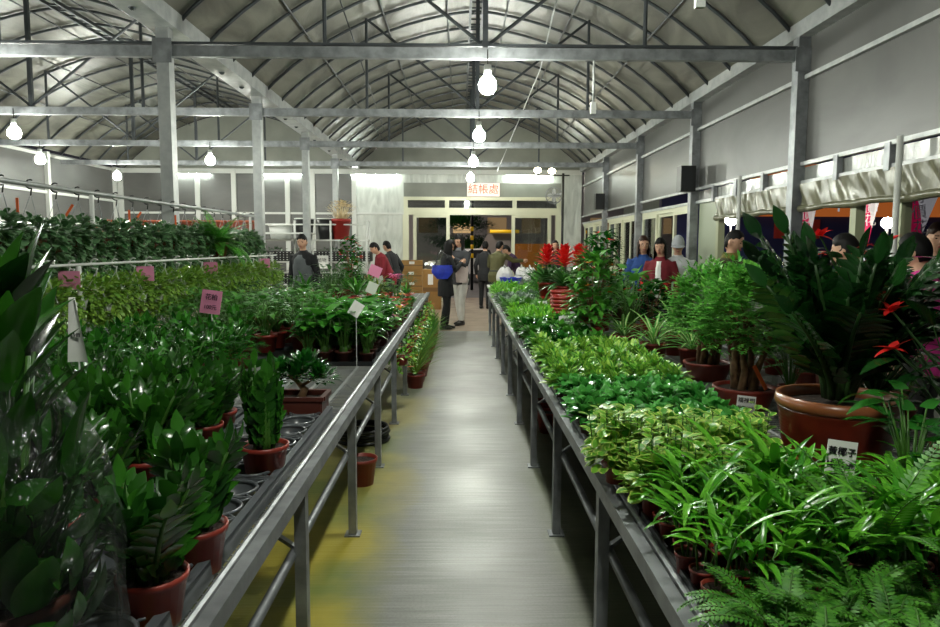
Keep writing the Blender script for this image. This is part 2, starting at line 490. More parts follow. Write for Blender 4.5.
# ---- eave beam, valley gutter
g = MB()
g.bb((LX - .14, YF, 3.50), (LX + .12, YB, 3.53)); g.bb((LX + .10, YF, 3.53), (LX + .12, YB, 3.66)); g.bb((LX - .14, YF, 3.53), (LX - .12, YB, 3.66))
struct(g.build('trim_1', M['steel_pale']))
struct(MB().bb((RX - .06, YF, 3.46), (RX + .08, YB, 3.6)).build('trim_2', M['steel_pale']))
# ---- end wall
MB_ = MB()
wy = YB
dx0, dx1 = X_at(404, wy), X_at(560, wy)
def zz(py): return Z_at(py, wy)
back = MB()
back.bb((LW, wy, 0), (X_at(354, wy), wy + .04, 3.5))
struct(back.build('wall_back', M['filmwall']))
bp_ = MB(); bp_.bb((X_at(354, wy), wy, 0), (dx0, wy + .04, 3.5)); bp_.bb((dx1, wy, 0), (RX, wy + .04, 3.5))
struct(bp_.build('wall_back', M['filmbright']))
hd = MB(); hd.bb((dx0, wy - .03, zz(197)), (dx1, wy + .05, zz(183))); struct(hd.build('trim_3', M['header']))
hd = MB(); hd.bb((dx0, wy, zz(183)), (dx1, wy + .04, 3.5)); struct(hd.build('wall_back', M['filmbright']))
for cx in (CX, LX - 3.03):
    gb = MB()
    n = 20
    for side in (0, .04):
        top = gb.add([(arc(cx, -1 + 2 * i / n)[0], wy + side, arc(cx, -1 + 2 * i / n)[1]) for i in range(n + 1)])
        bot = gb.add([(arc(cx, -1 + 2 * i / n)[0], wy + side, 3.5) for i in range(n + 1)])
        for i in range(n): gb.face((bot + i, bot + i + 1, top + i + 1, top + i))
    struct(gb.build('wall_back', M['header']))
t = MB()
for px in (124, 200, 236, 289, 314, 355): t.bb((X_at(px, wy) - .06, wy - .07, 0), (X_at(px, wy) + .06, wy - .005, 3.5))
t.bb((LW, wy - .05, zz(215)), (dx0, wy - .004, zz(213))); t.bb((LW, wy - .05, 3.38), (RX, wy - .004, 3.5))
struct(t.build('trim_4', M['white']))
# door: cream aluminium frame, transom lights, two fixed leaves, open middle
zt, zb_ = zz(197), zz(216)
d = MB()
d.bb((dx0, wy - .06, zt - .09), (dx1, wy + .06, zt)); d.bb((dx0, wy - .06, zz(215)), (dx1, wy + .06, zz(208)))
for px in (406, 447, 514, 558):
    d.bb((X_at(px, wy) - .055, wy - .055, zz(208)), (X_at(px, wy) + .055, wy + .055, zt - .09))
for px in (406, 558): d.bb((X_at(px, wy) - .08, wy - .05, 0), (X_at(px, wy) + .08, wy + .05, zz(215)))
dr = struct(d.build('door_1', M['alu']))
for a, b in ((415, 448), (513, 549)):
    f = MB(); xa, xb = X_at(a, wy), X_at(b, wy); h = zz(215)
    for x in (xa, xb): f.bb((x - .045, wy - .03, .02), (x + .045, wy + .03, h))
    f.bb((xa + .045, wy - .03, .02), (xb - .045, wy + .03, .1)); f.bb((xa + .045, wy - .03, h - .07), (xb - .045, wy + .03, h))
    f.build('door_leaf', M['alu'], dr)
    MB().bb((xa + .045, wy - .006, .1), (xb - .045, wy + .006, h - .07)).build('pane', M['glass'], dr)
for a, b in ((408, 445), (449, 512), (516, 556)):
    MB().bb((X_at(a, wy), wy - .006, zz(208)), (X_at(b, wy), wy + .006, zt - .09)).build('transom_pane', M['glass'], dr)
# checkout sign: white light box with orange red characters
sg = thing('checkout_sign', 'small white lit sign with orange characters above the glass door', 'sign', (X_at(483, wy - .1), wy - .1, zz(190)))
MB().box((0, 0, 0), (X_at(499, wy) - X_at(467, wy), .08, zz(184) - zz(197))).build('light_box', pm('lit_sign_face', '#f4ece4', .5, emis=('#ffeae0', .45)), sg)
text('結帳處', .27, pm('orange_ink', '#f06a3c', .6, emis=('#f06a3c', .35)), sg, (0, -.043, 0), (PI / 2, 0, 0))
# ---- left wall
lw = MB(); lw.bb((LW - .04, YF, 0), (LW, YB, 3.5)); struct(lw.build('wall_left', M['filmwall']))
t = MB()
for z in (1.95, 2.6, 3.4): t.bb((LW, YF, z), (LW + .04, YB, z + .06))
for k in range(7): t.bb((LW, .6 + k * 3, 0), (LW + .08, .7 + k * 3, 3.5))
struct(t.build('trim_5', M['white']))
# ---- right wall: upper film panels, band, windows, valances
W = RX + .06
rw = MB()
for k in range(len(TR) + 1):
    y0 = ([YF] + TR)[k]; y1 = (TR + [YB])[k]
    rw.bb((W, y0, 2.30), (W + .02, y1, 3.5))
struct(rw.build('wall_right', M['filmwall']))
struct(MB().bb((W, YF, 2.12), (W + .02, 9.82, 2.26)).build('wall_right', M['filmband']))
struct(MB().bb((W, YF, 0), (W + .06, YB, .95)).build('wall_right', M['header']))
t = MB(); t.bb((W - .05, YF, 3.07), (W, YB, 3.11)); struct(t.build('trim_6', M['steel_pale']))
t = MB(); t.bb((W - .05, YF, 2.27), (W, YB, 2.305)); t.bb((W - .04, YF, 2.09), (W, YB, 2.13)); struct(t.build('trim_7', M['steel_pale']))
t = MB()
for k in range(13):
    y = .9 + k * .74
    if min(abs(y - q) for q in TR) > .15: t.bb((W - .06, y, 2.08), (W - .01, y + .07, 2.29))
struct(t.build('trim_8', M['steel']))
# valances (rolled plastic sheets) between the posts
for k, (y0, y1) in enumerate(((.92, 3.72), (3.92, 6.72), (6.92, 8.95))):
    mb = MB()
    nn = 140
    def fn(u, v, y0=y0, y1=y1):
        w = math.sin(u * 75 + v * 5 + math.sin(u * 11)) * .007 + math.sin(u * 143 + v * 9 + 2 * math.sin(u * 23)) * .0035 + math.sin(u * 17 + v * 5) * .006
        return (W - .055 + w, y0 + u * (y1 - y0), 2.10 - v * (.24 + .015 * math.sin(u * 9)))
    mb.grid(fn, nn, 10)
    roll = [(W - .05, y0 + (y1 - y0) * i / 12, 1.865 + .008 * math.sin(i * 2.1)) for i in range(13)]
    mb.tube(roll, [.03 + .006 * math.sin(i * 1.7) for i in range(13)], 8)
    o = mb.build('plastic_valance', M['valance'], None, True)
    tag(o, ('crinkled clear plastic sheet rolled up under rail, nearest the camera at right wall',
            'crinkled clear plastic sheet rolled up under rail, above pink flags at right',
            'crinkled greenish plastic sheet rolled up over opening behind the buzz cut man')[k], 'plastic sheet', 'rolled plastic sheets of the right wall')
# panel and window frames
slab('wall_right', (W, 9.0, .95), (W + .03, 9.72, 2.1), pm('greenish_panel', '#98a08a', .4))
t = MB()
for y in (1.55, 2.6, 5.2, 5.8, 8.9): t.bb((W - .03, y, .95), (W + .05, y + .09, 2.1))
struct(t.build('trim_9', pm('pale_green_post', '#a3a888', .45)))
for px, y in ((737, 8.04), (892, 5.12)):
    o = MB().tube([(W - .12, y, 0), (W - .12, y, 2.3)], .022, 10).build('white_pole', M['white'], None, True)
    tag(o, 'slim white pole at the wall behind the buzz cut man' if px == 737 else 'slim white pole at the wall behind the pink flags at right', 'pole')
wn = 0
for y0, y1, k in ((9.95, 12.7, 3), (12.95, 15.7, 4), (15.95, 18.8, 4)):
    wn += 1
    fm = MB()
    fm.bb((W - .02, y0, .95), (W + .06, y1, 1.02)); fm.bb((W - .02, y0, 2.03), (W + .06, y1, 2.1))
    ww = struct(fm.build('window_%d' % wn, M['alu']))
    for i in range(k):
        a, b = y0 + (y1 - y0) * i / k, y0 + (y1 - y0) * (i + 1) / k
        xx = W + .0 + .03 * (i % 2)
        s = MB()
        for y in (a + .03, b - .03): s.bb((xx - .015, y - .035, 1.02), (xx + .015, y + .035, 2.03))
        s.bb((xx - .015, a + .065, 1.02), (xx + .015, b - .065, 1.07)); s.bb((xx - .015, a + .065, 1.98), (xx + .015, b - .065, 2.03))
        s.build('sash', M['alu'], ww)
        if not (wn == 1 and i == 0):
            MB().bb((xx - .003, a + .065, 1.07), (xx + .003, b - .065, 1.98)).build('pane', M['glass'], ww)
# ---- posts
def post(x, y, label, w=.13, d=.13, top=3.5, mat='steel'):
    r = thing('steel_post', label, 'post', (x, y, 0), 0, 'steel posts of the hall')
    MB().bb((-w / 2, -d / 2, 0), (w / 2, d / 2, top)).build('shaft', M[mat], r)
    p = MB(); p.bb((-w / 2 - .05, -d / 2 - .05, 0), (w / 2 + .05, d / 2 + .05, .012)); p.build('base_plate', M['steel'], r)
    for s in (-1, 1):
        for k in (-1, 1):
            p = MB(); p.tube([(s * (w / 2 + .03), k * (d / 2 + .03), .012), (s * (w / 2 + .03), k * (d / 2 + .03), .04)], .01, 6); p.build('anchor_bolt', M['steel'], r)
    cp = MB(); cp.bb((-w / 2 - .03, -d / 2 - .015, top - .32), (w / 2 + .03, -d / 2 - .001, top - .1)); cp.build('bracket', M['steel'], r)
for k, y in enumerate(TR[2:]):
    post(LX, y, 'square pale steel post in the valley, %s from the camera in the left row' % ORD[k], .115, .12, 3.5, 'steel_pale')
    post(RX, y, 'square grey steel post along the right wall, %s from the camera' % ORD[k], .11, .12, 3.46)
# ---- trusses
for k, y in enumerate(TR):
    for side, cx in (('main', CX), ('left', LX - 3.03)):
        if k == 0 : continue
        r = thing('roof_truss', ('galvanised roof truss over the aisle, %s from the camera' % ORD[k - 1]) if side == 'main' else
                  ('galvanised roof truss over the left bay, %s from the camera' % ORD[k - 1]), 'truss', (cx, y, 3.295), 0, 'roof trusses')
        MB().bb((-2.96, -.035, -.05), (2.96, .035, .05)).build('tie_beam', M['steel'], r)
        if k in (2,): MB().bb((-2.96, -.03, .062), (2.96, .03, .085)).build('upper_rail', M['steel_dark'], r)
        top = lambda x: arc(0, x / HS)[1] - 3.295 - .03
        MB().bar((0, 0, .05), (0, 0, top(0)), .05).build('king_post', M['steel_dark'], r)
        for s in (-1, 1):
            MB().tube([(s * 1.5, 0, .055), (s * 1.5, 0, top(1.5))], .02, 6).build('strut', M['steel_dark'], r)
            MB().tube([(s * 1.48, 0, top(1.48) - .03), (0, 0, .06)], .018, 6).build('diagonal', M['steel_dark'], r)
# thin cable slanting along the roof
o = MB().tube([P(566, -40, 6.2), P(540, 70, 9.0), P(497, 172, 15.8)], .008, 5).build('steel_cable', M['steel_pale'], None, True)
tag(o, 'thin pale cable slanting down through the trusses right of the aisle lamps', 'cable')
o = MB().tube([P(340, 0, 8.0), P(384, 130, 12.7)], .008, 5).build('steel_cable', M['steel_dark'], None, True)
tag(o, 'thin dark cable slanting through the trusses left of the aisle lamps', 'cable')
for k, y in ((0, 3.84), (1, 6.84)):
    r = thing('pull_switch', ('pale hanging conduit with a pull switch at the upper right edge of the roof', 'pale hanging conduit with a white switch below the nearest tie beam')[k], 'switch', (1.26, y, 2.76), 0)
    MB().tube([(0, 0, .1), (0, 0, .535)], .011, 8).build('conduit', M['steel_pale'], r, True)
    MB().box((0, 0, .05), (.05, .035, .11)).build('switch_box', M['white'], r)
# ---- lamps
def make_bulb():
    r = thing('bulb_lamp', '', 'lamp')
    MB().tube([(0, 0, .10), (0, 0, .29)], .006, 6).build('cord', M['black'], r, True)
    MB().lathe([(.0, .155), (.034, .15), (.036, .07), (.03, .055)], n=14).build('socket', M['white'], r, True)
    MB().lathe([(.03, .06), (.045, .045), (.07, .015), (.084, -.03), (.078, -.07), (.052, -.104), (.02, -.117), (.0, -.118)], n=20).build('bulb', M['bulb'], r, True)
    return r
bulb = Proto(make_bulb)
LAMPS = [(.25, 6.72, 'bright bulb under the nearest tie beam above the aisle'), (.25, 9.72, 'bright bulb under the second tie beam above the aisle'),
         (.23, 12.72, 'bright bulb under the third tie beam above the aisle'), (.22, 15.72, 'bright bulb under the farthest tie beam above the aisle'),
         (-5.98, 9.72, 'bright bulb highest at the left edge of the photo'), (-7.4, 12.72, 'bright bulb low at the left edge near the left wall'),
         (-7.5, 15.72, 'bright bulb far left in front of the corner of the left bay'), (-4.42, 12.72, 'bright bulb between the two nearest left posts'),
         (-4.42, 15.72, 'bright bulb between second and third left posts at the end wall')]
for x, y, l in LAMPS: bulb.put((x, y, 3.02), 0, 1, l, 'lamp', 'hanging bulbs')
for x, y in ((.25, 3.72), (.25, .72), (-4.4, 6.72), (-5.9, 3.72)):
    bulb.put((x, y, 3.02), 0, 1, 'bright bulb hanging from the roof above the camera, out of view', 'lamp', 'hanging bulbs above the camera')
def make_tube():
    r = thing('fluorescent_lamp', '', 'lamp')
    MB().box((0, 0, .035), (1.25, .07, .04)).build('housing', M['white'], r)
    MB().tube([(-.6, 0, 0), (.6, 0, 0)], .016, 10).build('tube', M['tube'], r, True)
    return r
tl = Proto(make_tube)
for px, y, z, rz, l in ((189, 18.815, 3.34, 0, 'fluorescent tube on end wall, left of the nearest valley posts'), (280, 18.815, 3.34, 0, 'fluorescent tube on the end wall between second and third posts'),
                     (375, 18.815, 3.34, 0, 'fluorescent tube above the shiny bright panel left of the door'), (-5, 12.6, 2.8, PI / 2, 'fluorescent tube along the left wall at the left edge'),
                     (528, 18.815, 3.34, 0, 'fluorescent tube above the right half of the glass door')):
    x = X_at(px, y) if px > 0 else LW + .2
    tl.put((x, y, z), rz, 1, l, 'lamp', 'fluorescent tubes')
# lamp cluster by the right of the door
r = thing('lamp_bracket', 'dark pole with bracket arms and two lit bulbs right of the door', 'lamp', (X_at(562, 17.2), 17.2, 0))
MB().tube([(0, 0, 0), (0, 0, 3.25)], .03, 8).build('pole', M['black'], r, True)
q = MB(); q.tube([(-.6, 0, 3.2), (.15, 0, 3.2)], .018, 6); q.tube([(-.6, 0, 3.2), (-.62, 0, 3.28)], .018, 6); q.tube([(-.3, -.15, 3.22), (-.3, 0, 3.2)], .018, 6)
q.build('arm', M['black'], r, True)
q = MB(); q.ball((-.3, -.2, 3.28), (.09, .09, .07)); q.build('bulb', glow('bracket_bulb', '#fff2cc', 30), r, True)
q = MB(); q.ball((-.62, 0, 3.32), (.09, .09, .07)); q.build('bulb', glow('bracket_bulb_2', '#fff2cc', 30), r, True)
# wall fan below it
r = thing('wall_fan', 'grey wall fan with round cage below the lamp bracket beside the door', 'fan', (X_at(553, 17.6), 17.6, 2.75))
q = MB(); q.ring((0, 0, 0), .2, .012, 24, 6)
for k in range(10): q.tube([(0, 0, .05), (.2 * math.cos(k * PI / 5), .2 * math.sin(k * PI / 5), 0)], .005, 4)
c = q.build('cage', M['steel'], r); c.rotation_euler = (PI / 2, 0, 0)
q = MB()
for k in range(4):
    q.leaf((0, 0, 0), (math.cos(k * PI / 2), math.sin(k * PI / 2), .1), (0, 0, 1), .17, .1, .1, .1, 'round', 4)
c = q.build('blades', M['steel_pale'], r); c.rotation_euler = (PI / 2, 0, 0)
MB().tube([(0, .02, 0), (0, .22, 0), (X_at(562, 17.2) - X_at(553, 17.6) , -.36, .02)], .03, 8).build('mount', M['steel'], r, True)
# speakers on the right posts
for px, py, y, l in ((688, 178, 9.62, 'black box loudspeaker hung on the second post of the right wall'), (600, 201, 15.6, 'small black loudspeaker far along the right wall')):
    r = thing('wall_speaker', l, 'speaker', (RX - .17, y, Z_at(py, y)), 0, 'wall loudspeakers')
    MB().box((0, 0, 0), (.2, .2, .34)).build('cabinet', M['black'], r)
    g = MB(); g.box((-.02, -.105, 0), (.15, .012, .3)); g.build('grille', pm('speaker_grille', '#26282a', .8, bump=(200, .5)), r)
    g = MB(); g.bb((.1, -.02, -.05), (.17 - .05, .02, .05)); g.build('bracket', M['steel'], r)
# ---- world: night
w = bpy.data.worlds.new('night'); SC.world = w; w.use_nodes = True
w.node_tree.nodes['Background'].inputs['Color'].default_value = (.022, .022, .027, 1)
w.node_tree.nodes['Background'].inputs['Strength'].default_value = 1.0
# ================================================================== BENCHES
BZ = .70
def bench(x0, x1, y0, y1, aisle, label, legs):
    """wire topped bench; aisle = which side faces the aisle (+1 right edge, -1 left edge)"""
    r = thing('plant_bench', label, 'bench', ((x0 + x1) / 2, (y0 + y1) / 2, 0))
    ox, oy = (x0 + x1) / 2, (y0 + y1) / 2
    hx, hy = (x1 - x0) / 2, (y1 - y0) / 2
    m = MB()
    n = int(hy * 2 / .035)
    for k in range(n): m.bar((-hx, -hy + k * .035, BZ - .004), (hx, -hy + k * .035, BZ - .004), .004)
    for k in range(int(hx * 2 / .16)): m.bar((-hx + .08 + k * .16, -hy, BZ - .012), (-hx + .08 + k * .16, hy, BZ - .012), .018)
    for k in range(int(hy * 2 / .6)): m.bar((-hx, -hy + .3 + k * .6, BZ - .02), (hx, -hy + .3 + k * .6, BZ - .02), .02)
    m.build('wire_top', M['steel_pale'], r)
    for s in (-1, 1):
        m = MB(); m.bar((s * hx, -hy, BZ - .01), (s * hx, hy, BZ - .01), .035, .05)
        m.tube([(s * (hx - .035), -hy, BZ + .005), (s * (hx - .035), hy, BZ + .005)], .012, 8)
        m.build('edge_rail', M['steel'], r)
        m = MB(); m.tube([(s * (hx - .05), -hy, .42), (s * (hx - .05), hy, .42)], .017, 8)
        m.build('lower_rail', M['steel'], r, True)
        for y in legs:
            yy = y - oy
            l = MB(); l.bb((s * (hx - .02) - .02, yy - .025, .006), (s * (hx - .02) + .02, yy + .025, BZ - .035)); l.bb((s * (hx - .02) - .04, yy - .04, 0), (s * (hx - .02) + .04, yy + .04, .008))
            l.build('leg', M['steel'], r)
    for y in legs:
        yy = y - oy
        b = MB(); b.bar((-hx + .04, yy, BZ - .05), (hx - .04, yy, BZ - .05), .04); b.build('cross_bar', M['steel'], r)
        b = MB(); s = aisle
        b.bar((s * (hx - .03), yy + .02, .42), (s * (hx - .34), yy + .02, BZ - .06), .025, .012); b.build('brace', M['steel'], r)
    return r
LEGS = [-.9, .1, 1.2, 2.4, 3.56, 4.7, 5.87, 7.03, 8.2, 9.36, 10.5, 11.8]
LB0, LB1, RB0, RB1 = -2.2, -.535, .485, 2.15
bench(LB0, LB1, -1.2, 12.0, 1, 'long galvanised wire topped bench left of the aisle, covered with plants', LEGS)
bench(RB0, RB1, -1.2, 12.0, -1, 'long galvanised wire topped bench right of the aisle, covered with plants', LEGS)
# ---- nursery carrying trays with round holes
def make_tray(nx, ny, hole, name='pot_tray', mat='traygrey'):
    def fn():
        r = thing(name, '', 'tray')
        p = hole + .014
        wx, wy = nx * p, ny * p
        z = .055
        f = MB()
        for s in (-1, 1):
            f.box((s * (wx / 2 + .012), 0, z - .006), (.024, wy + .048, .014)); f.box((0, s * (wy / 2 + .012), z - .006), (wx, .024, .014))
            f.box((s * (wx / 2 + .022), 0, z / 2), (.004, wy + .048, z)); f.box((0, s * (wy / 2 + .022), z / 2), (wx, .004, z))
        for i in range(1, nx): f.box((-wx / 2 + i * p, 0, z - .004), (.008, wy, .008))
        for j in range(1, ny): f.box((0, -wy / 2 + j * p, z - .004), (wx, .008, .008))
        f.build('frame', M[mat], r)
        for i in range(nx):
            for j in range(ny):
                cx, cy = -wx / 2 + (i + .5) * p, -wy / 2 + (j + .5) * p
                h = MB(); h.ring((cx, cy, z - .003), hole / 2 - .004, .006, 20, 5)
                h.lathe([(hole / 2 - .004, z - .004), (hole / 2 - .014, .004), (hole / 2 - .022, .002)], (cx, cy, 0), 20)
                h.ring((cx, cy, .004), hole / 2 - .03, .004, 14, 4)
                for k in range(4):
                    a = k * PI / 2 + PI / 4
                    h.bar((cx + (hole / 2) * math.cos(a), cy + (hole / 2) * math.sin(a), z - .004), (cx + (p * .7 - .004) * math.cos(a), cy + (p * .7 - .004) * math.sin(a), z - .004), .006)
                    a = k * PI / 2
                    h.bar((cx, cy, .004), (cx + (hole / 2 - .03) * math.cos(a), cy + (hole / 2 - .03) * math.sin(a), .004), .005)
                h.build('cup_ring', M[mat], r, True)
        return r
    return Proto(fn)
tray23 = make_tray(2, 3, .145)
ty = [.98, 1.46, 1.965, 2.47, 2.975]
for k, y in enumerate(ty):
    tray23.put((-.775, y, BZ), 0, 1, 'grey plastic cup tray at the aisle edge of left bench, %s from the camera' % ORD[k], 'tray', 'grey cup trays on the left bench')
    tray23.put((-1.16, y, BZ), 0, 1, 'grey plastic cup tray behind the aisle edge trays, %s from the camera' % ORD[k], 'tray', 'grey cup trays on the left bench')
    tray23.put((-1.545, y, BZ), 0, 1, 'grey plastic cup tray third in from the aisle under dark plants, %s from camera' % ORD[k], 'tray', 'grey cup trays on the left bench')
tray_l = Proto(lambda: shallow(.62, .66))
def shallow(wx, wy, mat='tray'):
    r = thing('flat_tray', '', 'tray')
    f = MB(); f.bb((-wx / 2, -wy / 2, 0), (wx / 2, wy / 2, .006)); f.build('base', M[mat], r)
    f = MB()
    for s in (-1, 1):
        f.bb((s * wx / 2, -wy / 2, 0), (s * (wx / 2 - .008), wy / 2, .03)); f.bb((-wx / 2 + .008, s * wy / 2, 0), (wx / 2 - .008, s * (wy / 2 - .008), .03))
    f.build('rim', M[mat], r)
    return r
# ================================================================== PLANT BUILDERS
def pot_part(r, rad, h, mat, soil=True, lip=True, n=20, soilz=.88):
    p = MB()
    rb = rad * .74
    prof = [(0, 0), (rb, 0), (rad * .94, h * .86)]
    prof += [(rad * 1.0, h * .86), (rad * 1.02, h), (rad * .94, h), (rad * .9, h * .8)] if lip else [(rad, h), (rad * .93, h), (rad * .9, h * .8)]
    p.lathe(prof, n=n)
    p.build('pot', M[mat], r, True)
    if soil:
        MB().disc((0, 0, h * soilz), rad * .91, n, bump=h * .03).build('soil', M['soil'], r, True)
def sph(a, e): return V((math.cos(a) * math.cos(e), math.sin(a) * math.cos(e), math.sin(e)))
def bush(mb, n, rx, h, z0, L, W, prof='ovate', bend=.6, fold=.15, nseg=3, flat=.5, jit=.3, core=.35):
    """dome of leaves facing outwards and up"""
    for k in range(n):
        a = U(0, 2 * PI); e = math.asin(U(.02, 1) ** .8)
        d = sph(a, e)
        rr = U(core, 1) ** .6
        p = V((d.x * rx * rr, d.y * rx * rr, z0 + d.z * h * rr * U(.85, 1.05)))
        out = V((d.x, d.y, d.z * flat + U(-.25, .35))) + V((U(-1, 1), U(-1, 1), U(-1, 1))) * jit
        l = L * U(.7, 1.15)
        mb.leaf(p - out.normalized() * l * .35, out, (U(-.3, .3), U(-.3, .3), 1), l, W * U(.75, 1.15), bend * U(.5, 1.4), fold, prof, nseg)
def stems(mb, n, rx, h, z0, r=.0025):
    for k in range(n):
        a = 2 * PI * k / n + U(-.3, .3); q = U(.2, .8)
        mb.tube([(rx * .2 * math.cos(a), rx * .2 * math.sin(a), z0), (rx * q * .6 * math.cos(a), rx * q * .6 * math.sin(a), z0 + h * .5), (rx * q * math.cos(a), rx * q * math.sin(a), z0 + h * .8)], [r * 1.3, r, r * .7], 4)
def zz(n, h, lean=.5, LL=.075, WW=.034, pot=(.08, .13, 'terra2'), mat='l_zz', pairs=8, base=.03):
    def fn():
        r = thing('zamioculcas_plant', '', 'plant')
        pot_part(r, *pot)
        z0 = pot[1] * .85
        st, lf = MB(), MB()
        for k in range(n):
            a = 2 * PI * k / n + U(-.4, .4); ln = U(.12, 1) * lean; hh = h * U(.7, 1.05)
            pts = []
            for i in range(7):
                t = i / 6
                pts.append(V((math.cos(a) * (base + ln * hh * t ** 1.6), math.sin(a) * (base + ln * hh * t ** 1.6), z0 + hh * t * (1 - .12 * ln * t))))
            st.tube(pts, [.0085 * h / .4 ** 1 * (1 - .7 * i / 6) + .002 for i in range(7)], 6)
            side = V((-math.sin(a), math.cos(a), 0))
            tw = U(-.6, .6)
            for j in range(pairs):
                t = .1 + .88 * j / (pairs - 1)
                q = t * 6; i = min(5, int(q)); p = pts[i].lerp(pts[i + 1], q - i)
                tg = (pts[i + 1] - pts[i]).normalized()
                sd = (side * math.cos(tw) + tg.cross(side) * math.sin(tw)).normalized()
                up = sd.cross(tg)
                if up.z < -.2: up = -up
                sz = (.75 + .5 * math.sin(PI * t)) * U(.85, 1.1)
                for s in (-1, 1):
                    lf.leaf(p, sd * s * .8 + tg * U(.45, .75) + up * .15, up + tg * .1, LL * sz, WW * sz, U(.2, .6), .22, 'oval', 5)
            tg = (pts[6] - pts[5]).normalized()
            lf.leaf(pts[6], tg, side.cross(tg), LL, WW, .3, .2, 'oval', 5)
        st.build('stem', M['stemgreen'], r, True); lf.build('foliage', M[mat], r, True)
        return r
    return Proto(fn)
def palmlet(h, pot=(.034, .06, 'terra')):
    def fn():
        r = thing('areca_palm_seedling', '', 'plant')
        pot_part(r, *pot, n=14)
        z0 = pot[1] * .8
        st, lf = MB(), MB()
        for k in range(R.choice((3, 4, 4))):
            a = U(0, 2 * PI); hh = h * U(.35, .55); ln = U(.0, .05)
            b = V((.012 * math.cos(a), .012 * math.sin(a), z0)); t = b + V((ln * math.cos(a), ln * math.sin(a), hh))
            st.tube([b, b.lerp(t, .5) + V((0, 0, .01)), t], [.0035, .003, .002], 5)
            for j in range(R.choice((3, 4, 5))):
                aa = a + U(-1.6, 1.6) + j * 1.3; e = U(.5, 1.25)
                p = b.lerp(t, U(.6, 1))
                lf.leaf(p, sph(aa, e), (0, 0, 1), h * U(.42, .7), U(.014, .024), U(.7, 1.7), .3, 'strap', 7)
        st.build('stem', M['stemgreen'], r, True); lf.build('foliage', M['l_areca'], r, True)
        return r
    return Proto(fn)
def fern(n, L, pot=(.045, .07, 'darkpot'), mat='l_fern', elev=(.5, 1.3), name='fern', hang=False, pl=.03, step=.011, bend=1.3):
    def fn():
        r = thing(name, '', 'plant')
        pot_part(r, *pot, n=16)
        z0 = pot[1] * .85
        st, lf = MB(), MB()
        for k in range(n):
            a = 2 * PI * k / n * 1.618 * 2 + U(-.3, .3); e = U(*elev); l = L * U(.65, 1.1); b = bend * U(.6, 1.2)
            d = sph(a, e); side = V((-math.sin(a), math.cos(a), 0)); up = side.cross(d) * -1
            if up.z < 0: up = -up
            pos = V((.01 * math.cos(a), .01 * math.sin(a), z0)); m = max(6, int(l / step)); pts = [pos]
            for i in range(m):
                t = i / m; ang = b * t
                dt = d * math.cos(ang) - up * math.sin(ang); pos = pos + dt * (l / m); pts.append(pos)
                ut = up * math.cos(ang) + d * math.sin(ang)
                if t > .12:
                    w = pl * math.sin(PI * (.12 + .86 * t) ** .8) + .004
                    for s in (-1, 1):
                        lf.leaf(pos, side * s + dt * .35, ut, w, step * .95, .25, .0, 'oval', 2)
            st.tube(pts[::max(1, m // 8)] , .0018, 4)
        st.build('rachis', M['stemgreen'], r, True); lf.build('fronds', M[mat], r)
        return r
    return Proto(fn)
def dome(name, mat, n, rx, h, L, W, prof='ovate', pot=(.045, .075, 'terra'), bend=.6, fold=.15, nseg=3, flat=.5, jit=.3, z=None, flowers=None, shoot=0):
    def fn():
        r = thing(name, '', 'plant')
        pot_part(r, *pot, n=16)
        z0 = pot[1] * (.75 if z is None else z)
        s, l = MB(), MB()
        stems(s, 6, rx, h, pot[1] * .8)
        bush(l, n, rx, h, z0, L, W, prof, bend, fold, nseg, flat, jit)
        for k in range(shoot):
            a = U(0, 2 * PI); q = U(.1, .8) * rx; hh = h * U(1.0, 1.35); b = V((q * math.cos(a), q * math.sin(a), z0 + h * .5)); t = V((b.x * 1.15, b.y * 1.15, z0 + hh))
            s.tube([b, t], .0016, 4)
            for j in range(5):
                l.leaf(b.lerp(t, .35 + .16 * j), sph(j * 2.2 + a, .5), (0, 0, 1), L * .8, W * .8, .5, .1, prof, nseg)
        s.build('stem', M['stemgreen'], r, True); l.build('foliage', M[mat], r, nseg > 2)
        if flowers:
            fl = MB(); fm, cnt, fs = flowers
            for k in range(cnt):
                a = U(0, 2 * PI); q = U(0, .85) * rx; p = V((q * math.cos(a), q * math.sin(a), z0 + h * U(.9, 1.12)))
                for j in range(5): fl.leaf(p, sph(j * 2 * PI / 5 + a, .35), (0, 0, 1), fs, fs * .8, .4, .1, 'round', 2)
            fl.build('flower', M[fm], r)
        return r
    return Proto(fn)
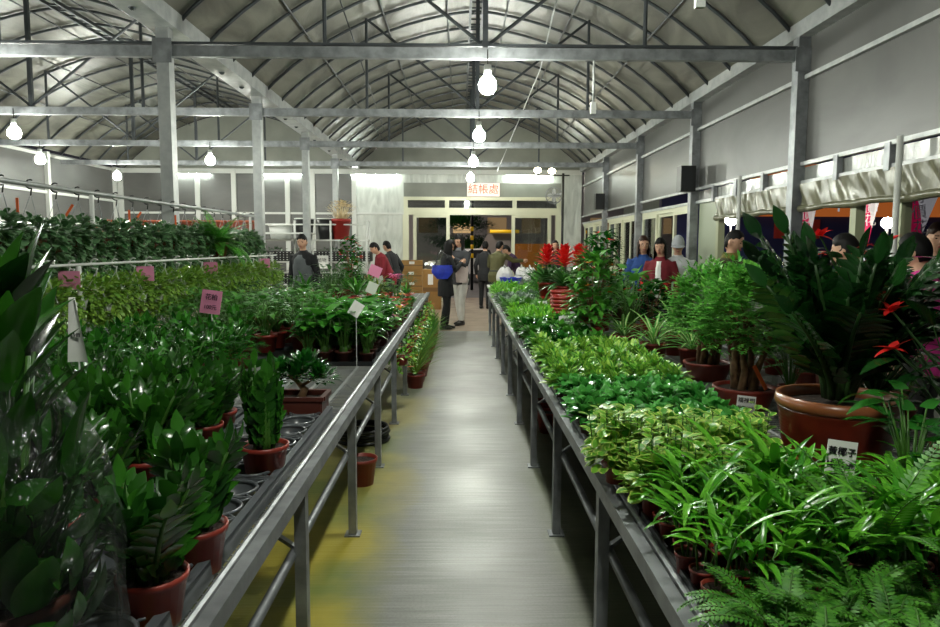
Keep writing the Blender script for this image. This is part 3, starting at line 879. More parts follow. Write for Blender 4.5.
def broad(n, h, L, W, pot, mat='l_lily', bulb=False, name='broad_leaf_plant', spread=.35, prof='heart', flowers=None):
    def fn():
        r = thing(name, '', 'plant')
        pot_part(r, *pot, n=18)
        z0 = pot[1] * .85
        st, lf = MB(), MB()
        for k in range(n):
            a = 2 * PI * k * .382 + U(-.3, .3); hh = h * U(.45, 1.0); s = spread * h * U(.3, 1.1)
            b = V((.015 * math.cos(a), .015 * math.sin(a), z0)); t = V((s * math.cos(a), s * math.sin(a), z0 + hh))
            m = b.lerp(t, .5) + V((-.1 * s * math.cos(a), -.1 * s * math.sin(a), .04 * h))
            st.tube([b, m, t], [.004, .0035, .0025], 5)
            l = L * U(.75, 1.15)
            lf.leaf(t, sph(a, U(-.1, .7)), (0, 0, 1), l, W * l / L, U(.5, 1.2), .12, prof, 6)
        if bulb: st.ball((0, 0, z0 + .02), (pot[0] * .5, pot[0] * .5, .04), 10, 6)
        st.build('stem', M['stemgreen'], r, True); lf.build('foliage', M[mat], r, True)
        if flowers:
            f = MB()
            for k in range(flowers[1]):
                a = U(0, 2 * PI); s = spread * h * U(.1, .8); p = V((s * math.cos(a), s * math.sin(a), z0 + h * U(.95, 1.15)))
                for j in range(6): f.leaf(p, sph(j * PI / 3 + a, U(-.2, .5)), (0, 0, 1), flowers[2], flowers[2] * .5, .5, .15, 'oval', 3)
            f.build('flower', M[flowers[0]], r)
        return r
    return Proto(fn)
def blades(n, L, W, pot, mat, name, elev=(.6, 1.4), bend=1.0, spike=None, trunk=0.0, nseg=7):
    """rosette or tuft of strap leaves, optionally on a trunk or with a flower spike"""
    def fn():
        r = thing(name, '', 'plant')
        pot_part(r, *pot, n=18)
        z0 = pot[1] * .85
        lf = MB()
        heads = [V((0, 0, z0))]
        if trunk:
            tb = MB(); heads = []
            for k in range(3):
                a = 2 * PI * k / 3 + .4; hh = trunk * (1 - .25 * k)
                tp = V((.05 * math.cos(a), .05 * math.sin(a), z0 + hh)); tb.tube([(.025 * math.cos(a), .025 * math.sin(a), z0), tp], .012, 8); heads.append(tp)
            tb.build('trunk', M['wood'], r, True)
        for hd in heads:
            for k in range(n):
                a = 2 * PI * k * .382 + U(-.2, .2); t = k / n
                e = elev[1] + (elev[0] - elev[1]) * t + U(-.1, .1)
                d = sph(a, e)
                lf.leaf(hd + d * .012, d, (0, 0, 1), L * U(.75, 1.1), W * U(.8, 1.1), bend * U(.6, 1.3), .3, 'strap', nseg)
        lf.build('foliage', M[mat], r, True)
        if spike:
            f = MB()
            for k in range(40):
                t = k / 40; a = k * 2.4
                p = V((.008 * math.cos(a), .008 * math.sin(a), z0 + spike[1] * (.55 + .45 * t)))
                f.leaf(p, sph(a, .25 + 1.1 * t), (0, 0, 1), spike[2] * (1 - .55 * t), spike[2] * .32, .5, .2, 'oval', 3)
            f.build('flower', M[spike[0]], r)
        return r
    return Proto(fn)
def aralia(h, cr, pot):
    def fn():
        r = thing('ming_aralia_tree', '', 'plant')
        p = MB(); rad, ph, mat = pot
        p.lathe([(0, 0), (rad * .72, 0), (rad * .8, ph * .2), (rad * .97, ph * .8), (rad * 1.03, ph * .9), (rad * 1.02, ph), (rad * .92, ph), (rad * .9, ph * .8)], n=32); p.build('pot', M[mat], r, True)
        MB().disc((0, 0, ph * .85), rad * .92, 28, bump=.008).build('soil', M['soil'], r, True)
        tr, lf = MB(), MB(); z0 = ph * .8
        tips = []
        for k in range(7):
            a = 2 * PI * k / 7 + U(-.3, .3); s = U(.25, .95) * cr * .65
            p0 = V((.045 * math.cos(a), .045 * math.sin(a), z0)); p3 = V((s * math.cos(a), s * math.sin(a), z0 + h * U(.5, .68)))
            p1 = p0 + V((.02 * math.cos(a + 1), .02 * math.sin(a + 1), h * .18)); p2 = p1.lerp(p3, .55) + V((U(-.02, .02), U(-.02, .02), .02))
            tr.tube([p0, p1, p2, p3], [.022, .017, .012, .006], 8)
            for j in range(5):
                q = p2.lerp(p3, U(.1, 1)); t = q + sph(U(0, 2 * PI), U(.15, 1.3)) * cr * U(.25, .55)
                tr.tube([q, q.lerp(t, .5) + V((0, 0, .01)), t], [.006, .004, .002], 5); tips.append(t)
        tr.build('trunk', M['wood'], r, True)
        cen = V((0, 0, z0 + h * .62))
        for k in range(int(640 * (cr / .25) ** 1.3)):
            if k < len(tips): t = tips[k]
            else:
                d = sph(U(0, 2 * PI), U(-.55, 1.5)); t = cen + V((d.x * cr, d.y * cr, d.z * h * .42)) * U(.45, 1) ** .5
            a = U(0, 2 * PI); d = (sph(a, U(-.2, .8)) + (t - cen).normalized() * .8).normalized()
            side = d.cross(V((0, 0, 1))).normalized(); L = U(.07, .12)
            for i in range(6):
                q = t + d * (L * i / 6) - V((0, 0, .02 * (i / 6) ** 2))
                w = .038 * (1 - .45 * i / 6) * U(.8, 1.2)
                for s in (-1, 1):
                    lf.leaf(q, side * s + d * U(.3, .8), (U(-.3, .3), U(-.3, .3), 1), w, w * .55, .5, .1, 'ovate', 2)
            lf.leaf(t + d * L, d, (0, 0, 1), .035, .018, .4, .1, 'ovate', 2)
        lf.build('foliage', M['l_aralia'], r)
        return r
    return Proto(fn)
def hanging(mat, name, n, drop, L, W, prof='round', dense=26, pot=(.075, .09, 'terra'), hook='wire', up=.12, flower=None, hl=.3):
    """pot hung from a hook; origin is at the rail; leaves mound over the rim and trail down"""
    def fn():
        r = thing(name, '', 'plant')
        rad, ph, pmat = pot
        zt = -hl
        p = MB(); p.lathe([(0, zt - ph), (rad * .7, zt - ph), (rad, zt), (rad * .93, zt), (rad * .88, zt - .02)], n=16); p.build('pot', M[pmat], r, True)
        MB().disc((0, 0, zt - .012), rad * .9, 16).build('soil', M['soil'], r)
        w = MB()
        for k in range(3):
            a = 2 * PI * k / 3; w.tube([(rad * math.cos(a), rad * math.sin(a), zt), (0, 0, -.06)], .002, 4)
        w.build('hanger_wire', M['white' if hook == 'white' else 'steel'], r)
        hk = MB(); pts = [(0, .022 * math.sin(t), .005 + .022 * math.cos(t)) for t in [-2.2 + i * .45 for i in range(11)]]
        pts = [(0, .0, -.07), (0, -.004, -.04)] + [(0, .028 * math.cos(b), .0 + .028 * math.sin(b)) for b in [-1.9 + i * .5 for i in range(9)]]
        hk.tube(pts, .005, 6); hk.build('hook', M['white' if hook == 'white' else 'black'], r, True)
        lf, st = MB(), MB()
        bush(lf, int(dense * 1.6), rad * 1.7, up, zt, L, W, prof, .5, .1, 3, .5, .4)
        for k in range(n):
            a = 2 * PI * k / n + U(-.3, .3); dd = drop * U(.35, 1); x0 = rad * U(.9, 1.8)
            pts = [V((rad * .7 * math.cos(a), rad * .7 * math.sin(a), zt)), V((x0 * math.cos(a), x0 * math.sin(a), zt + .01)), V((x0 * 1.15 * math.cos(a), x0 * 1.15 * math.sin(a), zt - dd * .5)), V((x0 * 1.1 * math.cos(a) + U(-.02, .02), x0 * 1.1 * math.sin(a), zt - dd))]
            st.tube(pts, .0015, 4)
            for j in range(int(dense * dd / drop / 2) + 3):
                t = U(.3, 3); i = min(2, int(t)); p = pts[i].lerp(pts[i + 1], t - i)
                aa = a + U(-1.4, 1.4)
                lf.leaf(p, sph(aa, U(-.8, .3)), (0, 0, 1), L * U(.7, 1.1), W * U(.7, 1.1), U(.3, .9), .1, prof, 3)
        st.build('vine', M['stemgreen'], r); lf.build('foliage', M[mat], r, True)
        if flower:
            f = MB()
            for k in range(flower[1]):
                a = U(0, 2 * PI); p = V((rad * 1.6 * math.cos(a), rad * 1.6 * math.sin(a), zt + U(-drop * .5, up)))
                for j in range(5): f.leaf(p, sph(j * 1.257, .3), (0, 0, 1), .02, .016, .3, .1, 'round', 2)
            f.build('flower', M[flower[0]], r)
        return r
    return Proto(fn)
def bonsai(pot='terra'):
    def fn():
        r = thing('bonsai_plant', '', 'plant')
        p = MB()
        for (a, b) in (((-.11, -.075, 0), (.11, .075, .01)),): p.bb(a, b)
        def sidewall(x0, y0, x1, y1):
            p.bar((x0, y0, .06), (x1, y1, .06), .012, .12)
        for q in ((-.11, -.08, .11, -.08), (-.11, .08, .11, .08), (-.11, -.08, -.11, .08), (.11, -.08, .11, .08)): sidewall(*q)
        for q in ((-.125, -.088, .125, -.088), (-.125, .088, .125, .088), (-.12, -.08, -.12, .08), (.12, -.08, .12, .08)): p.bar((q[0], q[1], .115), (q[2], q[3], .115), .02, .018)
        p.build('pot', M[pot], r)
        MB().bb((-.105, -.075, .08), (.105, .075, .1)).build('soil', M['soil'], r)
        t = MB(); t.tube([(0, 0, .09), (.02, .01, .14), (-.02, 0, .19), (.03, .01, .25)], [.022, .018, .012, .006], 8); t.tube([(.01, 0, .16), (.08, .0, .2)], [.01, .004], 6); t.tube([(-.01, 0, .18), (-.09, .02, .22)], [.01, .004], 6)
        t.build('trunk', M['wood'], r, True)
        l = MB()
        for c, q in (((.03, 0, .24), .075), ((.09, 0, .19), .06), ((-.09, .02, .21), .06), ((0, -.03, .2), .06)):
            for k in range(110):
                d = sph(U(0, 2 * PI), U(-.3, 1.5)); l.leaf(V(c) + V((d.x * q, d.y * q, d.z * q * .8)) * U(.6, 1.1), d + V((0, 0, .3)), (0, 0, 1), .045, .026, .4, .15, 'ovate', 3)
        l.build('foliage', M['l_glossy'], r, True)
        return r
    return Proto(fn)
def label_card(px, py, y, w, h, mat, lines, label, rz=0.0, tilt=.15, roll=0.0, stick=None, bottom=BZ, name='price_card'):
    c = P(px, py, y)
    L_ = max(.05, c.z - bottom)
    r = thing(name, label, 'sign', (c.x, y, c.z - L_), rz)
    bx = MB().box((0, 0, 0), (w, .002, h)).build('card', M[mat], r); bx.location = (0, 0, L_); bx.rotation_euler = (-tilt, roll, 0)
    s = MB(); s.tube([(0, .004, 0), (0, .004 + 0, L_ )], .0025, 5); s.build('stick', M['white'], r)
    for k, (tx, sz, dz) in enumerate(lines):
        t_ = text(tx, sz, M['ink'], bx, (0, -.0025, dz), (PI / 2, 0, 0))
    return r
# ================================================================== PLACING
def block(protos, x0, x1, nx, y0, y1, ny, desc, cat, group, z=BZ, jit=.02, sc=(.85, 1.15), side='aisle', skip=None, vis=True):
    n = 0
    for j in range(ny):
        for i in range(nx):
            x = x0 + (x1 - x0) * (i / (nx - 1) if nx > 1 else .5) + U(-jit, jit)
            y = y0 + (y1 - y0) * (j / (ny - 1) if ny > 1 else .5) + U(-jit, jit)
            if skip and skip(x, y): continue
            if vis and abs(x) > .70 * y + .12: continue
            R.choice(protos).put((x, y, z), U(0, 6.28), U(*sc), '%s, %s from %s in %s row' % (desc, ORD[i], side, ORD[j]), cat, group)
            n += 1
    return n
def trays(x, ys, desc, wx=.6, wy=.5, proto=[None]):
    pr = Proto(lambda: shallow(wx, wy))
    for k, y in enumerate(ys):
        pr.put((x, y, BZ), 0, 1, 'flat black tray under the %s, %s from the camera' % (desc, ORD[k]), 'tray', 'flat black trays on the right bench')
T6 = .008
bigpots = [(1.37, 2.49, .27), (1.40, 3.45, .24), (1.36, 4.15, .22), (1.95, 2.4, .3)]
def near_big(x, y, m=.0): return any((x - a) ** 2 + (y - b) ** 2 < (c + m) ** 2 for a, b, c in bigpots)
# ---------------------------------------------------------------- right bench, near to far
ferns = [fern(18, .15, step=.008, pl=.02) for _ in range(3)]
block(ferns, .60, 1.0, 5, .98, 1.36, 4, 'small green fern in dark pot at right front', 'fern', 'small ferns at the front right', BZ + T6)
fern(13, .34, pot=(.06, .09, 'darkpot'), elev=(.9, 1.4), pl=.034, step=.012, bend=1.0).put((.93, 1.52, BZ + T6), 0, 1, 'taller arching sword fern at the lower right corner', 'fern')
palms = [palmlet(.25) for _ in range(6)]
block(palms, .56, 1.32, 10, 1.46, 1.90, 6, 'areca palm seedling in tiny pot', 'palm', 'areca palm seedlings', BZ + T6, .012, (.8, 1.15), skip=lambda x, y: near_big(x, y, .02))
varis = [dome('variegated_creeper', 'l_vari', 190, .085, .13, .043, .036, 'round', (.045, .075, 'terra'), .5, .1, 4, .5, .35, shoot=5) for _ in range(4)]
block(varis, .56, 1.12, 6, 2.0, 2.5, 5, 'cream edged creeper in small pot', 'plant', 'cream edged creepers', BZ + T6, .02, skip=lambda x, y: near_big(x, y, .05) or (x > .98 and y < 2.3))
dome('variegated_creeper', 'l_vari', 190, .11, .15, .05, .04, 'round', (.045, .075, 'terra'), .5, .1, 4, -.2, .4, shoot=6).put((.515, 2.25, BZ + .03), 0, 1, 'cream edged creeper spilling over the bench rail at right front', 'plant')
gl = [dome('glossy_ivy', 'l_ivy', 110, .085, .09, .048, .04, 'heart', (.045, .075, 'darkpot'), .6, .12, 4, .6, .3) for _ in range(3)]
block(gl, .57, 1.08, 5, 2.62, 3.5, 7, 'glossy green ivy in small pot', 'plant', 'glossy green ivies', BZ + T6, skip=lambda x, y: near_big(x, y, .06))
yl = [dome('yellow_green_arrowhead', 'l_yellow', 115, .09, .11, .058, .04, 'heart', (.045, .075, 'darkpot'), .6, .12, 4, .8, .3) for _ in range(4)]
block(yl, .57, 1.12, 5, 3.64, 4.95, 10, 'yellow green arrowhead plant in small pot', 'plant', 'yellow green arrowhead plants', BZ + T6, .025, (.8, 1.15))
md = [dome('green_foliage_plant', 'l_mid', 60, .085, .11, .075, .045, 'ovate', (.045, .075, 'darkpot'), .7, .15, 3, .7, .3) for _ in range(3)]
md += [dome('green_foliage_plant', 'l_glossy', 60, .085, .1, .07, .05, 'heart', (.045, .075, 'darkpot'), .7, .15, 3, .7, .3)]
block(md, .57, .98, 4, 5.1, 6.2, 8, 'dark green foliage plant in small pot', 'plant', 'dark green foliage plants', BZ + T6, .03, (.8, 1.25))
lm = [dome('lime_foliage_plant', 'l_lime', 75, .085, .12, .06, .028, 'oval', (.045, .075, 'darkpot'), .5, .15, 3, 1.0, .3) for _ in range(3)]
block(lm, .57, .98, 4, 6.35, 7.5, 8, 'lime green foliage plant in small pot', 'plant', 'lime green foliage plants', BZ + T6, .03, (.85, 1.1))
fd = [fern(16, .18, step=.014, pl=.03) for _ in range(2)]
block(fd, .58, .98, 4, 7.65, 8.7, 7, 'feathery green fern in small pot', 'fern', 'feathery ferns far along the right bench', BZ + T6, .03, (.8, 1.2))
gy = [dome('grey_leaf_plant', 'l_grey', 50, .09, .1, .075, .05, 'ovate', (.045, .075, 'darkpot'), .6, .15, 3, .7, .3) for _ in range(2)]
block(gy, .58, .98, 4, 8.85, 9.9, 6, 'grey green leaf plant in small pot', 'plant', 'grey leaf plants', BZ + T6, .03)
lf_ = [dome('bright_green_plant', 'l_lime', 50, .10, .13, .09, .035, 'oval', (.05, .08, 'darkpot'), .7, .15, 3, 1.0, .3) for _ in range(2)]
block(lf_, .58, 1.4, 6, 10.05, 11.8, 8, 'bright green plant at far end', 'plant', 'bright green plants at the far end', BZ + T6, .04, (.85, 1.2))
trays(.86, [1.21], 'small ferns', .62, .5); trays(.86, [1.74, 2.26], 'areca palm seedlings and creepers', .66, .5)
trays(.84, [2.82, 3.34], 'creepers and ivies', .6, .5)
trays(.84, [3.88, 4.4, 4.92, 5.44, 5.96, 6.48, 7.0, 7.52, 8.04, 8.56, 9.08, 9.6], 'small plants further along', .58, .5)
# the large plants behind them
def glazed_zz():
    r = thing('large_zamioculcas', '', 'plant')
    p = MB(); rad, ph = .205, .27
    prof = [(0, 0), (.155, 0), (.165, .015), (.165, .04), (.172, .05)]
    nb = 26
    for i in range(nb + 1):
        t = i / nb; prof.append((.172 + .024 * t + (.004 if i % 2 else 0), .055 + t * .17))
    p.lathe(prof, n=48); p.build('pot', M['glazed'], r, True)
    q = MB(); q.lathe([(.196, .225), (.206, .232), (.21, .245), (.206, .27), (.192, .27), (.187, .245), (.186, .22)], n=48)
    q.build('pot_rim', pm('tan_rim', '#8a5230', .3, coat=.3), r, True)
    q = MB(); q.lathe([(.168, .036), (.178, .044), (.178, .056), (.17, .062)], n=48); q.build('pot_band', pm('tan_band', '#8a5428', .35), r, True)
    MB().disc((0, 0, .232), .188, 32, bump=.01).build('soil', M['soil'], r, True)
    st, lf = MB(), MB()
    specs = [(3.05, .27, .62), (2.95, .40, .62), (-2.6, .22, .5), (2.5, .4, .52), (-1.5, .35, .45), (-.9, .4, .54), (-.2, .45, .55), (.3, .35, .5), (.9, .3, .48), (1.7, .3, .5), (2.2, .2, .52), (-.5, .2, .5),
             (3.3, .42, .44), (.05, .15, .5), (-1.9, .42, .36), (-2.5, .5, .36), (.6, .5, .5), (1.2, .5, .45), (-1.1, .5, .38), (-.05, .58, .5), (-.35, .62, .4), (2.8, .3, .46), (-2.0, .3, .40), (-1.3, .15, .5), (3.4, .2, .5), (-.7, .1, .5), (.5, .1, .52), (2.9, .12, .54)]
    for a, ln, hh in specs:
        pts = []
        for i in range(9):
            t = i / 8; q = .04 + ln * .62 * t ** 1.5
            pts.append(V((math.cos(a) * q, math.sin(a) * q, .26 + hh * t * (1 - .18 * ln * t))))
        st.tube(pts, [.014 - .0012 * i for i in range(9)], 8)
        side = V((-math.sin(a), math.cos(a), 0)); tw = U(-.5, .5)
        for j in range(14):
            t = .2 + .79 * j / 13; q = t * 8; i = min(7, int(q)); p = pts[i].lerp(pts[i + 1], q - i); tg = (pts[i + 1] - pts[i]).normalized()
            sd = (side * math.cos(tw) + tg.cross(side) * math.sin(tw)).normalized(); up = sd.cross(tg)
            if up.z < -.2: up = -up
            sz = (.7 + .55 * math.sin(PI * t)) * U(.9, 1.1)
            for s in (-1, 1):
                lf.leaf(p, sd * s * .85 + tg * U(.35, .6) + up * .1, up, .105 * sz, .038 * sz, U(.2, .7), .22, 'oval', 6)
        lf.leaf(pts[8], (pts[8] - pts[7]), side, .11, .05, .3, .2, 'oval', 6)
    st.build('stem', M['stemdark'], r, True); lf.build('foliage', M['l_zzbig'], r, True)
    return r
Proto(glazed_zz).put((1.365, 2.49, BZ), 0, 1, 'tall dark zamioculcas in a large ribbed brown pot at right', 'plant')
aralia(.56, .24, (.15, .11, 'terra')).put((1.42, 3.45, BZ), .5, 1, 'leafy ming aralia tree in shallow brown pot, nearer of the pair', 'tree')
aralia(.54, .23, (.14, .11, 'terra')).put((1.5, 4.2, BZ), 2, 1, 'leafy ming aralia tree in shallow brown pot, farther of the pair', 'tree')
# red flowering dark leaved shrubs behind the big pot
def redshrub(n, h, L, W, pot, fl, name='anthurium_plant', mat='l_zzbig'): return broad(n, h, L, W, pot, mat, False, name, .5, 'ovate', ('petal_red', fl, .055))
def flowershrub(px_, py_, h, fl, leaves=46):
    def fn():
        r = thing('red_flowering_shrub', '', 'plant'); pot_part(r, .12, .18, 'terra')
        st, lf, f = MB(), MB(), MB(); o = V((px_, py_, BZ)); z0 = .15
        for (a, b, c) in fl:
            t = P(a, b, c) - o; st.tube([V((0, 0, z0)), V((t.x * .35, t.y * .35, z0 + (t.z - z0) * .55)), t], [.006, .005, .003], 6)
            for k in range(4):
                q = V((t.x * .5, t.y * .5, t.z * .6)).lerp(t, .25 * k + .1); lf.leaf(q, sph(U(0, 6.28), U(-.1, .6)), (0, 0, 1), U(.12, .17), U(.04, .055), .6, .15, 'oval', 5)
            for k in range(8): f.leaf(t, sph(k * PI / 4 + a, U(-.3, .9)), (0, 0, 1), U(.045, .07), .03, U(.2, .7), .2, 'ovate', 4)
        for k in range(leaves):
            a = 2.4 * k; hh = h * U(.3, 1); q = U(.06, .26)
            t = V((q * math.cos(a), q * math.sin(a), z0 + hh)); st.tube([V((0, 0, z0)), t * .5 + V((0, 0, .08)), t], [.005, .004, .002], 4)
            lf.leaf(t, sph(a, U(.0, .8)), (0, 0, 1), U(.13, .19), U(.045, .065), U(.3, .9), .18, 'oval', 6)
        st.build('stem', M['stemdark'], r); lf.build('foliage', M['l_zzbig'], r, True); f.build('flower', M['petal_red'], r, True); return r
    return Proto(fn)
flowershrub(1.62, 2.15, .42, [(893, 349, 2.12), (892, 311, 2.25), (872, 330, 2.3)], 30).put((1.62, 2.15, BZ), 0, 1, 'dark leaved shrub with the largest red flower at right edge', 'plant')
flowershrub(1.78, 2.95, .5, [(820, 236, 2.8), (890, 240, 2.9), (876, 261, 2.75), (815, 284, 2.75), (845, 274, 2.8), (803, 250, 2.95)], 44).put((1.78, 2.95, BZ), 0, 1, 'dark leaved shrub with red flowers behind the large ribbed pot', 'plant')
redshrub(22, .6, .2, .07, (.13, .2, 'terra'), 4).put((1.98, 3.6, BZ), 2.2, 1, 'dark leaved shrub with red flowers left of black haired head', 'plant')
broad(20, .3, .14, .05, (.1, .12, 'terra'), 'l_glossy').put((1.28, 1.93, BZ), 0, 1, 'low dark plant in brown pot at the right edge', 'plant')
# middle distance right
drac = [blades(22, .30, .028, (.09, .13, 'terra'), 'l_drac', 'striped_dracaena', (.2, 1.3), 1.2, None, .0) for _ in range(2)]
for k, (x, y, s) in enumerate(((1.35, 4.85, 1.05), (1.25, 5.35, 1.0), (1.6, 5.2, 1.2), (1.55, 4.65, 1.0), (1.95, 4.8, 1.2), (1.9, 5.5, 1.2))):
    drac[k % 2].put((x, y, BZ), k, s, 'striped dracaena tuft right of the orange flowered shrub, %s from the aisle side' % ORD[k], 'plant', 'striped dracaenas')
def cam_(n, h, fl, col='petal_orange', rx=.2):
    def fn():
        r = thing('flowering_shrub', '', 'plant'); pot_part(r, .1, .15, 'redpot')
        st, lf, f = MB(), MB(), MB(); z0 = .14
        for k in range(7):
            a = k * .9; q = rx * U(.3, .8); st.tube([(0, 0, z0), (q * .4 * math.cos(a), q * .4 * math.sin(a), z0 + h * .4), (q * math.cos(a), q * math.sin(a), z0 + h * U(.7, .95))], [.008, .006, .003], 5)
        for k in range(n * 5):
            a = U(0, 6.28); t = U(.08, 1); q = rx * (math.sin(PI * min(1, .25 + .7 * t)) ** .7) * U(.45, 1)
            lf.leaf((q * math.cos(a), q * math.sin(a), z0 + h * t), sph(a + U(-.8, .8), U(-.3, .8)), (0, 0, 1), U(.09, .14), U(.04, .06), U(.4, 1), .15, 'ovate', 4)
        for k in range(fl):
            a = U(0, 6.28); t = U(.4, 1); q = rx * 1.05 * U(.6, 1)
            for j in range(6): f.leaf((q * math.cos(a), q * math.sin(a), z0 + h * t + .03), sph(j * PI / 3, U(0, .6)), (0, 0, 1), .05, .03, .4, .1, 'round', 3)
        st.build('stem', M['wood'], r, True); lf.build('foliage', M['l_mid' if col == 'petal_orange' else 'l_glossy'], r, True); f.build('flower', M[col], r); return r
    return Proto(fn)
cam_(70, .6, 12).put((1.05, 5.55, BZ), 0, 1, 'leafy shrub with orange flowers in red pot beyond white cards', 'plant')
cam_(80, .8, 8, 'petal_red', .24).put((1.35, 6.7, BZ), 1, 1.0, 'tallest leafy shrub with small red flowers left of blue jacket', 'plant')
cam_(40, .36, 8, 'petal_red').put((1.72, 6.3, BZ), 2, 1, 'low leafy shrub with red flowers in front of the blue jacket', 'plant')
broad(30, .5, .18, .07, (.1, .14, 'redpot'), 'l_mid').put((1.45, 5.95, BZ), 1, 1, 'leafy shrub between the dracaenas and the tallest shrub', 'plant')
brom = lambda: blades(34, .38, .045, (.11, .16, 'redpot'), 'l_dark', 'red_bromeliad', (.15, 1.2), 1.2, ('petal_red', .40, .19))
b0 = brom()
for k, (x, y) in enumerate(((1.14, 7.7), (1.36, 8.1), (1.05, 8.5))):
    b0.put((x, y, BZ + .2), k * 2, 1.05, ('bromeliad with red flower spike above stacked red pots, nearest', 'bromeliad with red flower spike behind stacked red pots, right one', 'bromeliad with red flower spike behind stacked red pots, farthest')[k], 'plant', 'red bromeliads')
def upturned():
    r = thing('upturned_red_pot', '', 'pot'); p = MB(); p.lathe([(0, .2), (.09, .2), (.115, .0), (.11, 0), (.085, .18)], n=20); p.build('pot', M['redpot'], r, True)
    q = MB()
    for i in range(4): q.ring((0, 0, .03 + .045 * i), .1135 - .0055 * i, .004, 20, 4)
    q.build('rib', M['redpot'], r, True); return r
ut = Proto(upturned)
for k, (x, y) in enumerate(((1.14, 7.7), (1.36, 8.1), (1.05, 8.5))):
    ut.put((x, y, BZ), 0, 1, 'upturned ribbed red pot under a bromeliad, %s from the camera' % ORD[k], 'pot', 'upturned red pots')
def potstack():
    r = thing('red_pot', '', 'pot'); p = MB(); p.lathe([(0, 0), (.085, 0), (.11, .14), (.12, .14), (.122, .17), (.112, .17), (.104, .14), (.082, .01)], n=20); p.build('pot', M['redpot'], r, True); return r
ps = Proto(potstack)
for s, (x, y, n) in enumerate(((1.02, 6.9, 5), (1.05, 7.25, 6), (1.28, 7.3, 5))):
    for k in range(n):
        ps.put((x, y, BZ + .036 * k), 0, 1, 'empty red pot, %s from the bottom in the %s nested stack' % (ORD[k], ORD[s]), 'pot', 'nested red pots')
ol = [blades(26, .42, .04, (.1, .14, 'darkpot'), 'l_mid', 'strap_leaf_plant', (.2, 1.3), 1.1), blades(26, .42, .035, (.1, .14, 'darkpot'), 'l_dark', 'strap_leaf_plant', (.2, 1.3), 1.1)]
for k, (x, y, s) in enumerate(((1.1, 9.2, 1), (1.3, 9.6, 1.2), (1.15, 10.2, 1.2), (1.5, 9.0, 1.3), (1.6, 10.4, 1.3), (1.8, 8.2, 1.4), (1.7, 7.3, 1.3), (1.25, 11.2, 1.2), (1.7, 11.4, 1.3), (2.0, 7.6, 1.2))):
    ol[k % 2].put((x, y, BZ), k, s, 'strap leaved plant behind far end of right bench, %s counted from the front' % ORD[k], 'plant', 'strap leaved plants on the right')
cam_(40, .6, 6, 'petal_yellow').put((1.45, 11.9, BZ - 0), 0, 1, 'leafy plant with yellow flowers at far right bench end', 'plant')
# cards on the right bench
label_card(841, 458, 1.78, .075, .09, 'paper', [('黃椰子', .024, .016), ('特價30元', .018, -.019)], 'white price card on stick in front of the large ribbed pot', -.1, .1, .12)
label_card(746, 404, 3.2, .085, .075, 'paper', [('福祿桐', .026, .015), ('特價300元', .017, -.018)], 'white price card at the shallow pot of the nearer ming aralia', -.1, .1, .1)
label_card(632, 384, 3.75, .05, .075, 'paper', [('常春藤', .015, .015), ('30', .018, -.015)], 'white card among the glossy ivies right of the aisle', .2, .1, .1)
for k, (px, py, y, w, l) in enumerate(((567, 324, 5.9, .13, 'largest white card beside the orange flowered shrub'), (590, 345, 5.2, .09, 'white card low beside the orange flowered shrub pot'), (543, 306, 7.6, .1, 'white card far along the right bench nearest aisle'),
                                       (556, 304, 7.7, .1, 'white card in front of the stacked red pots'), (575, 318, 6.2, .1, 'white card just right of the largest white card'))):
    label_card(px, py, y, w, w * 1.1, 'paper', [('特價', w * .3, w * .2), ('30元', w * .25, -w * .2)], l, U(-.3, .3), .2, U(-.2, .2))
# ---------------------------------------------------------------- left bench
zz_s = [zz(13, .25, .6, .07, .036, (.08, .12, 'terra2'), 'l_zz', 7) for _ in range(4)]
zz_up = zz(12, .27, .12, .06, .03, (.08, .12, 'terra2'), 'l_zz', 7)
zspots = [(-.64, 1.42, .9, 'zamioculcas in red pot at the bottom edge, beside the plastic wrapped plant'), (-.64, 1.66, .95, 'zamioculcas in red pot on the second nearest grey tray at aisle edge'),
          (-.66, 2.34, 1.0, 'upright zamioculcas in red pot standing alone on grey tray near aisle')]
for k, (x, y, s, l) in enumerate(zspots): (zz_up if k == 2 else zz_s[k]).put((x, y, BZ + .012), k * 1.3, s, l, 'plant', 'small zamioculcas plants')
block(zz_s, -1.0, -1.75, 5, 1.5, 2.9, 7, 'zamioculcas in red pot inside the trays', 'plant', 'small zamioculcas plants', BZ + .012, .025, (.78, .98))
